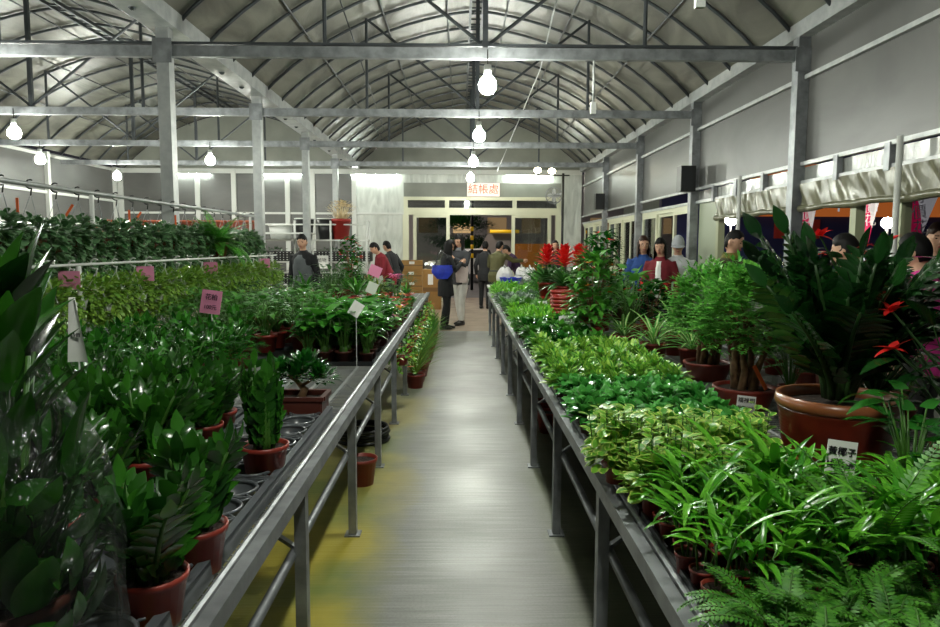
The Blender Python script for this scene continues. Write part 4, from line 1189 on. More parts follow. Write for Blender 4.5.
# wrapped plant at the left edge
def wrapped():
    r = thing('wrapped_plant', '', 'plant')
    pot_part(r, .115, .18, 'darkpot')
    lf, st = MB(), MB()
    for k in range(130):
        a = U(0, 6.28); z = U(.14, .68); q = U(0, 1) * (.13 if z < .4 else .085); p = V((q * math.cos(a) * (1.1 if z < .7 else .7), q * math.sin(a), z))
        e = U(1.05, 1.5)
        lf.leaf(p, sph(a, e), (0, 0, 1), U(.12, .19), U(.05, .075), U(.2, .6), .25, 'oval', 7)
    for k in range(110):
        a = U(0, 6.28); q = U(.05, .13); lf.leaf((q * math.cos(a), q * math.sin(a), U(.08, .42)), sph(a + U(-1.5, 1.5), U(.3, 1.3)), (math.cos(a), math.sin(a), .3), U(.07, .11), U(.035, .05), U(.2, .8), .2, 'oval', 5)
    for k in range(8):
        a = k * .785; st.tube([(.02 * math.cos(a), .02 * math.sin(a), .15), (.07 * math.cos(a), .07 * math.sin(a), .6)], [.008, .004], 6)
    st.build('stem', M['stemgreen'], r, True); lf.build('foliage', M['l_zz'], r, True)
    w = MB()
    def fn(u, v):
        a = u * 2 * PI; rr = (.15 + .055 * math.sin(PI * min(1, .15 + v * 1.0)) ** .7 - .07 * v * v) * (1 + .05 * math.sin(a * 5 + v * 9) + .035 * math.sin(a * 11 - v * 15)) * (1 - .25 * max(0, v - .75))
        return (rr * math.cos(a), rr * math.sin(a), .0 + v * (.62 + .03 * math.sin(a * 4)))
    w.grid(fn, 64, 26)
    m, nt, b, out = new_mat('clear_wrap')
    tr = nt.nodes.new('ShaderNodeBsdfTransparent'); tr.inputs['Color'].default_value = (.86, .88, .88, 1)
    gl = nt.nodes.new('ShaderNodeBsdfGlossy'); gl.inputs['Roughness'].default_value = .12
    df = nt.nodes.new('ShaderNodeBsdfDiffuse'); df.inputs['Color'].default_value = (.4, .42, .42, 1)
    m1 = nt.nodes.new('ShaderNodeMixShader'); m1.inputs[0].default_value = .12
    nt.links.new(gl.outputs[0], m1.inputs[1]); nt.links.new(df.outputs[0], m1.inputs[2]); m1.inputs[0].default_value = .2
    m2 = nt.nodes.new('ShaderNodeMixShader'); lw = nt.nodes.new('ShaderNodeLayerWeight'); lw.inputs[0].default_value = .25
    mr = nt.nodes.new('ShaderNodeMath'); mr.operation = 'MULTIPLY_ADD'; mr.inputs[1].default_value = .3; mr.inputs[2].default_value = .02
    n = nt.nodes.new('ShaderNodeTexNoise'); n.inputs['Scale'].default_value = 14; n.inputs['Distortion'].default_value = 2; bp = nt.nodes.new('ShaderNodeBump'); bp.inputs['Strength'].default_value = .8; bp.inputs['Distance'].default_value = .02
    nt.links.new(n.outputs[0], bp.inputs['Height']); nt.links.new(bp.outputs[0], gl.inputs['Normal'])
    nt.links.new(lw.outputs['Facing'], mr.inputs[0]); nt.links.new(mr.outputs[0], m2.inputs[0])
    nt.links.new(tr.outputs[0], m2.inputs[1]); nt.links.new(m1.outputs[0], m2.inputs[2]); nt.links.new(m2.outputs[0], out.inputs['Surface'])
    w.build('plastic_sleeve', m, r, True)
    return r
Proto(wrapped).put((-.80, 1.19, BZ + .012), 0, 1, 'tall dark plant in clear plastic sleeve at the left edge', 'plant')
bonsai('bonsaipot').put((-.735, 3.2, BZ + .0), 0, 1, 'little tree in rectangular brown pot on bench near aisle', 'plant')
label_card(289, 404, 3.15, .045, .06, 'paper', [('七里香', .012, .012)], 'white card standing against the rectangular brown pot', 0, .1)
# glossy dense foliage, and the potted plants on trays
ch = [dome('glossy_bush', 'l_china', 170, .17, .27, .062, .032, 'ovate', (.08, .12, 'terra'), .5, .15, 3, .5, .35) for _ in range(3)]
block(ch, -1.42, -2.08, 4, 3.2, 4.6, 7, 'glossy dark bush in pot mid left', 'plant', 'glossy dark bushes', BZ, .03, (.9, 1.15))
up_ = [broad(26, .3, .11, .045, (.085, .13, 'terra2'), 'l_mid', False, 'leafy_pot_plant', .45, 'ovate') for _ in range(3)]
block(up_, -1.15, -2.05, 5, 5.05, 6.3, 6, 'leafy plant in brick red pot', 'plant', 'leafy plants in brick red pots', BZ + .035, .03, (.85, 1.05))
pr = Proto(lambda: shallow(.95, .6, 'traygrey'))
for k, y in enumerate((5.05, 5.68, 6.31)): pr.put((-1.6, y, BZ), 0, 1, 'wide grey tray under brick red pots, %s from the camera' % ORD[k], 'tray', 'wide grey trays')
ll = [broad(17, .3, .13, .095, (.06, .085, 'darkpot'), 'l_lily', True, 'broad_leaf_plant', .3) for _ in range(4)]
block(ll, -.64, -1.04, 4, 4.75, 6.05, 9, 'broad leaved plant in small brown pot', 'plant', 'broad leaved plants', BZ + .008, .02, (.8, .98))
pr2 = Proto(lambda: shallow(.52, .6))
for k, y in enumerate((4.95, 5.57, 6.19)): pr2.put((-.84, y, BZ), 0, 1, 'flat black tray under broad leaved plants, %s from the camera' % ORD[k], 'tray', 'flat black trays on the left bench')
label_card(356, 309, 4.6, .075, .095, 'paper', [], 'white diamond card among the broad leaved plants', 0, .1, .55)
label_card(372, 288, 6.2, .09, .1, 'paper', [], 'white card behind the broad leaved plants near the aisle', 0, .1, .4)
kal = {}
for nm, pet in (('red', 'petal_red'), ('pink', 'petal_pink'), ('yellow', 'petal_yellow'), ('orange', 'petal_orange'), ('white', 'petal_white')):
    kal[nm] = dome('kalanchoe_plant', 'l_mid', 36, .08, .1, .06, .045, 'ovate', (.05, .08, 'terra'), .5, .1, 3, .7, .3, None, (pet, 26, .016))
cols = ['pink', 'white', 'red', 'yellow', 'orange', 'red', 'pink']
for j in range(11):
    for i in range(5):
        c = ('white', 'pink', 'orange', 'yellow', 'pink', 'red', 'red', 'red', 'red', 'red', 'red')[j] if R.random() < .75 else R.choice(cols)
        y = 6.3 + j * .28 + U(-.03, .03); x = -.64 - i * .16 + U(-.02, .02)
        kal[c].put((x, y, BZ), U(0, 6), U(.9, 1.15), '%s kalanchoe in small pot, %s from aisle in %s flower row' % (c, ORD[i], ORD[j]), 'flower', '%s kalanchoes' % c)
# taller plants behind the flowers
bk = [broad(30, .5, .16, .06, (.1, .14, 'terra'), 'l_dark', False, 'dark_leaf_plant', .45, 'ovate'), blades(28, .42, .04, (.1, .14, 'terra'), 'l_mid', 'strap_leaf_plant', (.2, 1.3), 1.1),
      fern(22, .42, (.1, .14, 'terra'), 'l_dark', (.5, 1.3), 'dark_fern', False, .05, .022)]
n = 0
for j in range(6):
    for i in range(5):
        x = -1.5 - i * .16 - U(0, .03) if j < 3 else -.8 - i * .32 + U(-.05, .05)
        y = 6.65 + j * .5 + U(-.08, .08) if j < 3 else 9.6 + (j - 3) * .75 + U(-.1, .1)
        sc = U(.6, .8) if j < 3 else (U(.85, 1.1) if i > 1 else U(.5, .6))
        R.choice(bk).put((x, y, BZ), U(0, 6), sc, 'leafy plant behind the flowers on left bench, %s from aisle in %s row' % (ORD[i], ORD[j]), 'plant', 'leafy plants at the far left bench')
cam_(48, .8, 14, 'petal_red').put((-1.75, 11.2, BZ), 1, 1, 'tall shrub dotted with red flowers under the dried grass', 'plant')
cam_(48, .6, 12, 'petal_orange').put((-1.75, 11.65, BZ), 2, .8, 'shrub with orange red flowers left of the dark red jacket', 'plant')
blades(34, .42, .03, (.11, .16, 'terra'), 'l_olive', 'arching_grass_plant', (.2, 1.3), 1.3).put((-1.2, 10.3, BZ), 0, .9, 'arching yellowish grass plant in front of the dark red jacket', 'plant')
broad(10, .3, .16, .05, (.06, .1, 'terra'), 'l_mid', False, 'pink_orchid', .3, 'oval', ('petal_pink', 6, .06)).put((-.85, 9.3, BZ), 0, 1, 'pink orchid in flower beside the aisle end of the red flowers', 'flower')
label_card(375, 271, 8.6, .15, .13, 'pink', [], 'pale pink card below the dark red jacket', 0, .1, .4)
label_card(211, 302, 3.9, .115, .13, 'pink', [('花柏', .036, .025), ('100元', .03, -.03)], 'pink price card standing over the glossy bushes at left', -.1, .12, .12)
# grassy plants on the floor along the far part of the left bench
gr = [blades(60, .36, .012, (.1, .14, 'terra'), 'l_olive', 'grass_plant', (.7, 1.5), .7, None, 0, 5), blades(60, .38, .014, (.1, .14, 'terra'), 'l_mid', 'grass_plant', (.7, 1.5), .7, None, 0, 5)]
for k in range(13):
    gr[k % 2].put((-.46 + U(-.02, .02), 7.4 + k * .33, 0), k, U(.85, 1.1), 'grassy potted plant on the floor beside left bench, %s from the camera' % ORD[k], 'plant', 'grassy plants on the floor')
hb = hanging('l_lime', 'hanging_flower_pot', 7, .2, .045, .03, 'oval', 20, (.06, .08, 'terra'), 'wire', .08, ('petal_orange', 10), .1)
for k in range(10):
    hb.put((-.50, 6.0 + k * .55, BZ - .04), k, 1, 'small hanging pot with orange flowers on left bench rail, %s from camera' % ORD[k], 'plant', 'pots hung on the left bench rail')
# hanging racks at the back of the left bench
def rack(x, y0, y1, z, mat, label, r_=.014, ys=()):
    r = thing('hanging_rail', label, 'rail', (x, y0, 0))
    MB().tube([(0, 0, z), (0, y1 - y0, z)], r_, 8).build('rail', M[mat], r, True)
    for y in ys:
        MB().tube([(0, y - y0, 0), (0, y - y0, z - r_)], .016, 8).build('support', M['white'], r, True)
    return r
HX1, HZ1, HX2, HZ2 = -2.62, 1.865, -2.36, 1.375
rack(HX1, 3.6, 9.1, HZ1, 'steel_pale', 'long steel rail with black hooks for hanging pots behind the left bench', .014, (5.1, 8.9))
rack(HX2, 3.6, 9.1, HZ2, 'white', 'white rail with white hooks for hanging baskets behind the left bench', .009, (4.4, 8.9))
hy = [hanging('l_hoya', 'hanging_trailing_plant', 20, .30, .06, .045, 'round', 60, (.085, .1, 'terra'), 'steel', .13) for _ in range(3)]
for k in range(20):
    hy[k % 3].put((HX1, 3.85 + k * .268, HZ1 + .0), U(0, 6) * 0 + PI / 2, U(.92, 1.08), 'trailing plant hung by black hook on steel rail, %s from the left edge' % ORD[k], 'plant', 'trailing plants on the steel rail')
hb2 = [hanging('l_basket', 'hanging_basket_plant', 20, .26, .048, .03, 'oval', 80, (.085, .1, 'white'), 'white', .15, None, .2) for _ in range(3)]
for k in range(20):
    hb2[k % 3].put((HX2, 3.8 + k * .268, HZ2), PI / 2, U(.95, 1.15), 'yellow green basket plant on white hook, %s along white rail' % ORD[k], 'plant', 'basket plants on the white rail')
fern(60, .5, (.12, .14, 'terra'), 'l_mid', (.1, 1.3), 'boston_fern', False, .06, .02)  .put((-2.5, 7.3, 1.38), 0, 1, 'large bushy fern held up on the hanging rack, centre left', 'fern')
# second row behind, in the left bay
rk = bench(-5.4, -3.4, 4.0, 13.0, 1, 'galvanised bench of plants in the left bay behind the hanging rails', [4.2, 6.4, 8.6, 10.8, 12.8])
block(ch + up_, -3.55, -5.2, 6, 5.4, 12.6, 10, 'leafy plant on the left bay bench', 'plant', 'leafy plants in the left bay', BZ, .06, (1.2, 1.7), side='rails')

for k, (px, py, y, rz, l) in enumerate(((272, 408, 2.62, .4, 'orange stick tag leaning behind the upright zamioculcas pot'), (760, 382, 3.3, -.5, 'orange stick tag in the pot of the nearer ming aralia'))):
    c = P(px, py, y); o = MB().box((0, 0, .04), (.018, .003, .13), Matrix.Rotation(rz, 3, 'Y')).build('plant_tag', M['orange_tag']); o.location = (c.x, y, c.z - .02); tag(o, l, 'tag')

for k, (x, y, sc) in enumerate(((1.95, 3.05, .7), (1.98, 3.95, .7), (1.75, 4.2, .6), (2.0, 4.4, .75), (1.72, 3.6, .6))):
    bk[(0, 2)[k % 2]].put((x, y, BZ), k, sc, 'low dark plant at the wall side behind the ming aralias, %s from the front' % ORD[k], 'plant', 'low dark plants behind the aralias')
# ================================================================== PEOPLE
def remeshed(mb, voxel, smooth=2):
    me = mb.mesh('tmp', M['skin'])
    o = bpy.data.objects.new('tmp', me); COL.objects.link(o)
    r = o.modifiers.new('r', 'REMESH'); r.mode = 'VOXEL'; r.voxel_size = voxel
    s = o.modifiers.new('s', 'SMOOTH'); s.iterations = smooth; s.factor = .5
    dg = bpy.context.evaluated_depsgraph_get(); dg.update()
    ev = o.evaluated_get(dg); m2 = ev.to_mesh()
    out = MB(); out.add([v.co.copy() for v in m2.vertices])
    for p in m2.polygons: out.face(list(p.vertices))
    ev.to_mesh_clear(); bpy.data.objects.remove(o); bpy.data.meshes.remove(me)
    return out
def loft(mb, rings, side=(1, 0, 0), n=14):
    side = V(side); k = len(rings); cs = [V(r[0]) for r in rings]; base = []
    for i, (c, rx, ry) in enumerate(rings):
        t = (cs[min(i + 1, k - 1)] - cs[max(0, i - 1)]).normalized()
        s = side - t * side.dot(t)
        if s.length < .1: s = V((0, 1, 0)) - t * t.y
        s.normalize(); u = t.cross(s)
        base.append(mb.add([cs[i] + s * rx * math.cos(2 * PI * j / n) + u * ry * math.sin(2 * PI * j / n) for j in range(n)]))
    for i in range(k - 1):
        for j in range(n):
            j2 = (j + 1) % n; mb.face((base[i] + j, base[i] + j2, base[i + 1] + j2, base[i + 1] + j))
    mb.face([base[0] + j for j in range(n)][::-1]); mb.face([base[-1] + j for j in range(n)])
def head_dir(i, j, nu, nv):
    th = PI * i / nv; a = 2 * PI * j / nu
    return V((math.sin(th) * math.cos(a), math.sin(th) * math.sin(a), -math.cos(th)))
def head_shape(d):
    x, y, z = d
    p = V((.074 * x, .092 * y, .117 * z))
    if z < 0:
        p.x *= 1 - .32 * (-z) ** 1.6; p.y *= 1 - .16 * (-z) ** 2
        if y > 0: p.y += .012 * (-z) ** 2
    g = lambda cx, cz, w: math.exp(-(((x - cx) / w) ** 2 + ((z - cz) / w) ** 2)) if y > 0 else 0
    p.y += .008 * g(0, .04, .1) + .020 * g(0, -.14, .11) + .012 * g(0, -.05, .09)
    p.y -= .009 * (g(.36, .06, .17) + g(-.36, .06, .17))
    p.y += .004 * (g(.32, .22, .14) + g(-.32, .22, .14)) + .005 * g(0, -.46, .14) + .004 * g(0, -.75, .2)
    return p
def person(label, loc, rz, H=1.62, lean=0.0, pitch=0.0, yaw=0.0, elbow=None, wrist=None, legs=((-.09, .02), (.09, -.03)), top='#222222', hem=.80, flare=1.0, bottom='#222222', shoes='#141414',
           hair='long', haircol='hair', sleeve=True, collar=None, glasses=False, fem=True, extra=None, shoetall=.12):
    r = thing('person', label, 'person', loc, rz)
    k = H / 1.65; r.scale = (k, k, k)
    hip = V((0, 0, .90)); RL = Matrix.Rotation(-lean, 3, 'X')
    def up(p): return hip + RL @ (V(p) - hip)
    sw = .155 if fem else .185
    hc = up((0, .02, 1.545)); RH = Matrix.Rotation(yaw, 3, 'Z') @ Matrix.Rotation(-lean * .6 - pitch, 3, 'X')
    el = elbow or {-1: (-.23, -.03, 1.07), 1: (.23, -.03, 1.07)}
    wr = wrist or {-1: (-.22, .06, .84), 1: (.22, .06, .84)}
    el = {s: V(el[s]) for s in el}; wr = {s: V(wr[s]) for s in wr}
    b = MB()
    tor = [((0, 0, .78), .12, .085), ((0, -.01, .88), .158, .112), ((0, 0, 1.0), .132, .098), ((0, .005, 1.14), .142, .108), ((0, 0, 1.26), sw * .98, .108), ((0, -.01, 1.34), sw * .9, .085), ((0, -.01, 1.385), .075, .06), ((0, .0, 1.43), .05, .05), ((0, .012, 1.49), .048, .05)]
    loft(b, [(up(c), a, d) for c, a, d in tor])
    sh = {s: up((s * sw * .93, -.005, 1.325)) for s in (-1, 1)}
    def arm(mb, s, g, end=1.0, sh0=.0):
        e, w = el[s], wr[s]; q = e.lerp(w, end)
        loft(mb, [(sh[s].lerp(e, -.06), .05 + g, .055 + g), (sh[s].lerp(e, .3), .047 + g, .05 + g), (sh[s].lerp(e, .85), .04 + g, .042 + g), (e, .039 + g, .04 + g), (e.lerp(q, .3), .04 + g, .038 + g), (q, .026 + g * 1.2, .022 + g * 1.2)], (0, 1, 0), 10)
    for s in (-1, 1):
        arm(b, s, 0)
        lx, ly = legs[0] if s < 0 else legs[1]
        hp, kn, an = V((s * .085, 0, .86)), V((s * .087 + (lx - s * .09) * .5, ly * .5 + .025, .47)), V((lx, ly - .02, .08))
        loft(b, [(hp, .088, .095), (hp.lerp(kn, .35), .078, .085), (kn, .054, .056), (kn.lerp(an, .3), .05, .056), (an, .034, .038), (an - V((0, 0, .05)), .032, .036)], (1, 0, 0), 12)
        loft(b, [(an + V((0, -.05, -.045)), .03, .03), (an + V((0, .02, -.04)), .036, .034), (an + V((0, .1, -.055)), .042, .022), (an + V((0, .16, -.062)), .03, .014)], (1, 0, 0), 10)
        # hand: palm, four fingers, thumb
        d = (wr[s] - el[s]).normalized(); inn = V((-s, .3, 0)); inn = (inn - d * inn.dot(d)).normalized(); w_ = d.cross(inn)
        pc = wr[s] + d * .045
        b.ball(pc, (.022, .04, .048), 10, 8, Matrix((inn, w_, d)).transposed())
        for f in range(4):
            o_ = w_ * (-.027 + .018 * f); L = (.062, .074, .07, .056)[f]
            p0 = wr[s] + d * .07 + o_; p1 = p0 + d * L * .5 + inn * .008; p2 = p1 + d * L * .38 + inn * .026
            b.tube([p0, p1, p2], [.0095, .009, .0075], 8)
        fw = 1 if (w_.y > 0) else -1
        b.tube([wr[s] + d * .03 + w_ * fw * .025, wr[s] + d * .06 + w_ * fw * .05 + inn * .012, wr[s] + d * .085 + w_ * fw * .052 + inn * .028], [.012, .011, .008], 8)
    nu, nv = 32, 24; rows = []
    for i in range(nv + 1):
        row = b.add([hc + RH @ head_shape(head_dir(i, j, nu, nv)) for j in range(nu)]); rows.append(row)
    for i in range(nv):
        for j in range(nu): b.face((rows[i] + j, rows[i] + (j + 1) % nu, rows[i + 1] + (j + 1) % nu, rows[i + 1] + j))
    for s in (-1, 1): b.ball(hc + RH @ V((s * .073, -.008, -.008)), (.012, .02, .032), 8, 6, RH)
    bd = remeshed(b, .0085, 2)
    bd.m = 1
    for s in (-1, 1):
        bd.ball(hc + RH @ V((s * .028, .074, .008)), (.0125, .008, .006), 8, 6, RH)
        bd.ball(hc + RH @ V((s * .03, .083, .028)), (.018, .006, .0035), 8, 6, RH)
    bd.m = 2; bd.ball(hc + RH @ V((0, .088, -.058)), (.022, .009, .007), 10, 6, RH)
    bd.build('body', [M['skin'], M['eye'], M['lip']], r, True)
    # clothing
    def cloth(name, col, voxel, fill, rough=.8):
        m_ = MB(); fill(m_); c = remeshed(m_, voxel, 2)
        return c.build(name, pm(name + '_cloth', col, rough, var=(7, .12), bump=(22, .35, .02)), r, True)
    def trousers(mb):
        loft(mb, [((0, 0, .80), .135, .10), ((0, -.01, .88), .172, .126), ((0, 0, .98), .15, .114)])
        for s in (-1, 1):
            lx, ly = legs[0] if s < 0 else legs[1]
            hp, kn, an = V((s * .085, 0, .86)), V((s * .087 + (lx - s * .09) * .5, ly * .5 + .025, .47)), V((lx, ly - .02, .09))
            loft(mb, [(hp, .1, .107), (hp.lerp(kn, .35), .088, .096), (kn, .064, .068), (kn.lerp(an, .35), .06, .066), (an, .05, .054)], (1, 0, 0), 12)
    cloth('trousers', bottom, .012, trousers)
    def jacket(mb):
        g = .018
        rings = []
        if hem < .8: rings.append(((0, 0, hem), .16 * flare + g, .13 * flare + g))
        rings += [(c, a + g, d + g) for c, a, d in tor if c[2] >= max(.8, hem) and c[2] < 1.40]
        if hem < .8: rings = [rings[0], ((0, -.01, .86), .165 + g, .122 + g)] + rings[2:]
        loft(mb, [((V(c) if c[2] < .85 else up(c)), a, d) for c, a, d in rings])
        loft(mb, [(up((0, -.01, 1.36)), .085, .075), (up((0, .0, 1.42)), .066, .066)])
        if sleeve:
            for s in (-1, 1): arm(mb, s, .014, .97)
    cloth('jacket' if hem >= .78 else 'coat', top, .012, jacket)
    if not sleeve:
        def slv(mb):
            for s in (-1, 1): arm(mb, s, .012, .97)
        cloth('sleeves', '#15161a', .012, slv)
    for s in (-1, 1):
        lx, ly = legs[0] if s < 0 else legs[1]; an = V((lx, ly - .02, .08)); m_ = MB()
        loft(m_, [(an + V((0, -.06, -.042)), .035, .036), (an + V((0, .02, -.036)), .044, .042), (an + V((0, .1, -.05)), .049, .029), (an + V((0, .17, -.058)), .034, .02)], (1, 0, 0), 12)
        loft(m_, [(an + V((0, 0, -.04)), .042, .046), (an + V((0, 0, shoetall - .08)), .046, .05), (an + V((0, 0, shoetall - .06)), .047, .05)], (1, 0, 0), 12)
        m_.build('shoe', pm('shoe_leather', shoes, .4), r, True)
    # hair
    h = MB(); rows = []
    cut = {'short': .44, 'long': .56, 'buzz': .40, 'bun': .6}.get(hair, .6); thick = {'buzz': 1.03}.get(hair, 1.09)
    nv = 24; nu = 32
    for i in range(nv + 1):
        row = []
        for j in range(nu):
            d = head_dir(i, j, nu, nv); p = head_shape(V((d.x, min(d.y, .0) if False else d.y, d.z)))
            face = d.y > .22 - .1 * math.sin(d.z * 6) and d.z < cut + .07 * math.sin(d.x * 17) - .15 * abs(d.x) and not (hair == 'long' and abs(d.x) > .82)
            low = d.z < (-.68 if hair != 'long' else -.95) or (hair in ('short', 'buzz', 'cap') and d.z < -.30 + .9 * max(0, d.y + .1) and d.y > -.3)
            f = .88 if (face or low) else thick * (1 + .02 * math.sin(9 * d.x + 5 * d.z) + (.014 * math.sin(23 * d.x + 11 * d.y)) + (.05 * max(0, d.z) if hair in ('short', 'long') else 0))
            row.append(hc + RH @ (p * f))
        rows.append(h.add(row))
    for i in range(nv):
        for j in range(nu): h.face((rows[i] + j, rows[i] + (j + 1) % nu, rows[i + 1] + (j + 1) % nu, rows[i + 1] + j))
    if hair == 'long':
        def fn(u, v):
            a = PI * (-1.2 + 1.4 * u) if False else (-PI / 2 + (u - .5) * PI * 1.32)
            q = .088 * (1 + .08 * math.sin(v * 3) + .03 * math.sin(u * 40))
            return hc + RH @ V((q * math.cos(a) * .95, q * 1.12 * math.sin(a) , 0)) + V((0, -.02 * v, .03 - .30 * v))
        h.grid(fn, 28, 8)
        def fn2(u, v):
            a = -PI / 2 + (u - .5) * PI * 1.25
            q = .07 * (1 + .05 * math.sin(v * 3))
            return hc + RH @ V((q * math.cos(a) * .95, q * 1.12 * math.sin(a), 0)) + V((0, -.02 * v, .03 - .30 * v))
        h.grid(fn2, 20, 8)
    if hair == 'bun': h.ball(hc + RH @ V((0, -.1, .05)), .04, 10, 8)
    if hair == 'cap':
        pass
    h.build('hair', M[haircol], r, True)
    if hair == 'cap':
        c = MB()
        for_rows = []
        for i in range(11, 25):
            for_rows.append(c.add([hc + RH @ (head_shape(V((head_dir(i, j, 32, 24).x, head_dir(i, j, 32, 24).y, head_dir(i, j, 32, 24).z)) ) * 1.16 + V((0, -.004, .012))) for j in range(32)]))
        for i in range(len(for_rows) - 1):
            for j in range(32): c.face((for_rows[i] + j, for_rows[i] + (j + 1) % 32, for_rows[i + 1] + (j + 1) % 32, for_rows[i + 1] + j))
        def vis(u, v):
            a = PI / 2 + (u - .5) * 1.9; q = .1 + .07 * v * math.cos((u - .5) * 1.6)
            return hc + RH @ V((q * math.cos(a) * .8, q * math.sin(a), .028 - .02 * v))
        c.grid(vis, 14, 4)
        c.build('cap', pm('cap_cloth', '#a9acb2', .8), r, True)
    if glasses:
        g = MB()
        for s in (-1, 1):
            pts = [hc + RH @ V((s * .031 + .019 * math.cos(t * PI / 6), .094, .006 + .015 * math.sin(t * PI / 6))) for t in range(13)]
            g.tube(pts, .0016, 4); g.tube([hc + RH @ V((s * .05, .09, .008)), hc + RH @ V((s * .078, 0, .006))], .0016, 4)
        g.build('glasses', M['black'], r)
    if collar:
        c = MB(); c.lathe([(.085, 0), (.07, .055), (.078, .06), (.095, 0)], n=20)
        o = c.build('collar', pm('collar_cloth', collar, .8), r, True); o.location = up((0, -.005, 1.375)); o.rotation_euler = (-lean, 0, 0)
    if extra: extra(r, up, hc, el, wr)
    return r
def S(d): return {-1: d[0], 1: d[1]}
# aisle pair
ph_e = S(((-.2, .12, 1.1), (.2, .12, 1.1))); ph_w = S(((-.06, .29, 1.24), (.06, .29, 1.24)))
pa = P(452, 329, 12.7)
person('woman in black coat with blue shoulder bag standing in the aisle looking down', (X_at(446, 12.7), 12.7, 0), -PI / 2 + .25, 1.6, .06, .45, 0, ph_e, ph_w, ((-.08, .04), (.08, -.06)), '#101114', .62, 1.05, '#0f0f12', '#0c0c0e', 'long')
def phone(loc, rz, label):
    o = MB().box((0, 0, 0), (.07, .009, .14)).build('phone', M['black']); o.location = loc; o.rotation_euler = (.5, 0, rz); tag(o, label, 'phone'); return o
phone((X_at(446, 12.7) + .31, 12.78, 1.25), -PI / 2, 'dark phone held up by the woman in the black coat')
r = thing('shoulder_bag', 'bright blue shoulder bag hanging on the black coated woman', 'bag', (X_at(446, 12.7) - .06, 12.44, .92), .25)
q = MB()
def bagf(u, v):
    a = 2 * PI * u; w = .5 + .5 * min(1, 2.2 * v) - .25 * max(0, v - .6)
    return (.19 * w * math.copysign(abs(math.cos(a)) ** .6, math.cos(a)), .055 * w * math.copysign(abs(math.sin(a)) ** .7, math.sin(a)), .24 * v)
q.grid(bagf, 32, 10); b0_ = q.add([(.1 * math.cos(t * PI / 8), .03 * math.sin(t * PI / 8), .0) for t in range(16)]); q.face(range(b0_, b0_ + 16))
q.build('pouch', pm('blue_fabric', '#2438b4', .55, var=(9, .2), bump=(18, .5)), r, True)
MB().bb((-.17, -.045, .2), (.17, .045, .235)).build('flap', pm('blue_fabric_dark', '#1c2c94', .5), r)
MB().tube([(-.13, 0, .22), (-.05, .1, .42), (.02, .2, .485), (.1, .12, .42), (.14, 0, .22)], .012, 6).build('strap', M['black'], r, True)
person('tall person in white trousers and dark jacket facing the black coated woman', (X_at(461, 13.4), 13.4, 0), PI / 2 + .9, 1.70, .05, .35, 0, ph_e, ph_w, ((-.08, .1), (.08, -.08)), '#2e2f33', .74, 1, '#c6c4be', '#121214', 'long', fem=False, shoetall=.38, collar='#5a5a5c')
r = thing('shopping_bag', 'pale fabric bag held in front of the white trousers', 'bag', (X_at(462, 13.2), 13.18, .82))
q = MB(); q.grid(lambda u, v: (.13 * math.cos(2 * PI * u) * (.8 + .3 * v * (1.2 - v)), .05 * math.sin(2 * PI * u), .3 * v), 24, 6); q.build('pouch', pm('pale_fabric', '#b9a9a4', .8, bump=(16, .5)), r, True)
MB().tube([(-.1, 0, .29), (0, .02, .42), (.1, 0, .29)], .008, 6).build('handle', pm('pale_fabric_handle', '#a89894', .8), r, True)
# people at the far counter right of the door
person('person in olive jacket seen from behind, reaching right by the door', (X_at(496, 15.6), 15.6, 0), -.5, 1.62, .25, .2, -.3, S(((-.22, .1, 1.08), (.3, .28, 1.2))), S(((-.15, .3, 1.0), (.46, .48, 1.2))), top='#4e4c2a', hem=.74, bottom='#23242a', hair='short', fem=False)
person('dark haired person bending over behind the white bags near the door', (X_at(520, 16.2), 16.2, 0), PI / 2, 1.6, .5, .2, 0, top='#3a2244', hem=.78, bottom='#1c1c20', hair='short', elbow=S(((-.22, .25, 1.0), (.22, .25, 1.0))), wrist=S(((-.15, .42, .85), (.15, .42, .85))))
person('person in black clothes standing behind the olive jacket', (X_at(485, 16.9), 16.9, 0), -.2, 1.6, .05, .2, 0, top='#16171a', hem=.7, bottom='#121316', hair='short')
person('dark haired woman whose face shows right of the door frame', (X_at(553, 17.0), 16.6, 0), PI - .2, 1.62, 0, 0, .1, top='#3a2a2e', hem=.78, hair='long')
# stall with white bags and blue basin
def basin():
    r = thing('blue_basin', 'blue plastic basin heaped below white bags near the door', 'basin', (X_at(512, 13.6), 13.6, BZ + 0))
    q = MB(); q.lathe([(0, .0), (.14, .0), (.2, .16), (.215, .165), (.21, .15), (.15, .01)], n=28); q.build('tub', pm('blue_plastic', '#1c2eb0', .35), r, True); return r
# bags rest at the far end of the right bench
def wbag(i):
    def fn():
        r = thing('white_bag', '', 'bag'); q = MB()
        q.grid(lambda u, v: ((.13 + .02 * math.sin(u * 25 + i)) * math.cos(2 * PI * u) * (math.sin(PI * (.12 + .8 * v)) ** .6), (.11 + .02 * math.sin(u * 19 + v * 8)) * math.sin(2 * PI * u) * (math.sin(PI * (.12 + .8 * v)) ** .6), .3 * v + .015 * math.sin(u * 31)), 28, 10)
        q.build('sack', pm('white_plastic', '#d6d4d2', .4, bump=(20, .8)), r, True)
        MB().tube([(-.03, 0, .28), (0, .0, .34), (.03, 0, .28)], .012, 6).build('knot', M['white'], r, True); return r
    return Proto(fn)
r = thing('folding_table', 'small table beyond the right bench under the blue basin', 'table', (X_at(514, 13.4), 13.4, 0))
MB().bb((-.5, -.35, .72), (.5, .35, .75)).build('tabletop', M['white'], r)
for sx in (-.45, .45):
    for sy in (-.3, .3): MB().tube([(sx, sy, 0), (sx, sy, .72)], .015, 8).build('leg', M['steel'], r, True)
o = basin(); o.location = (X_at(511, 13.25), 13.25, .75)
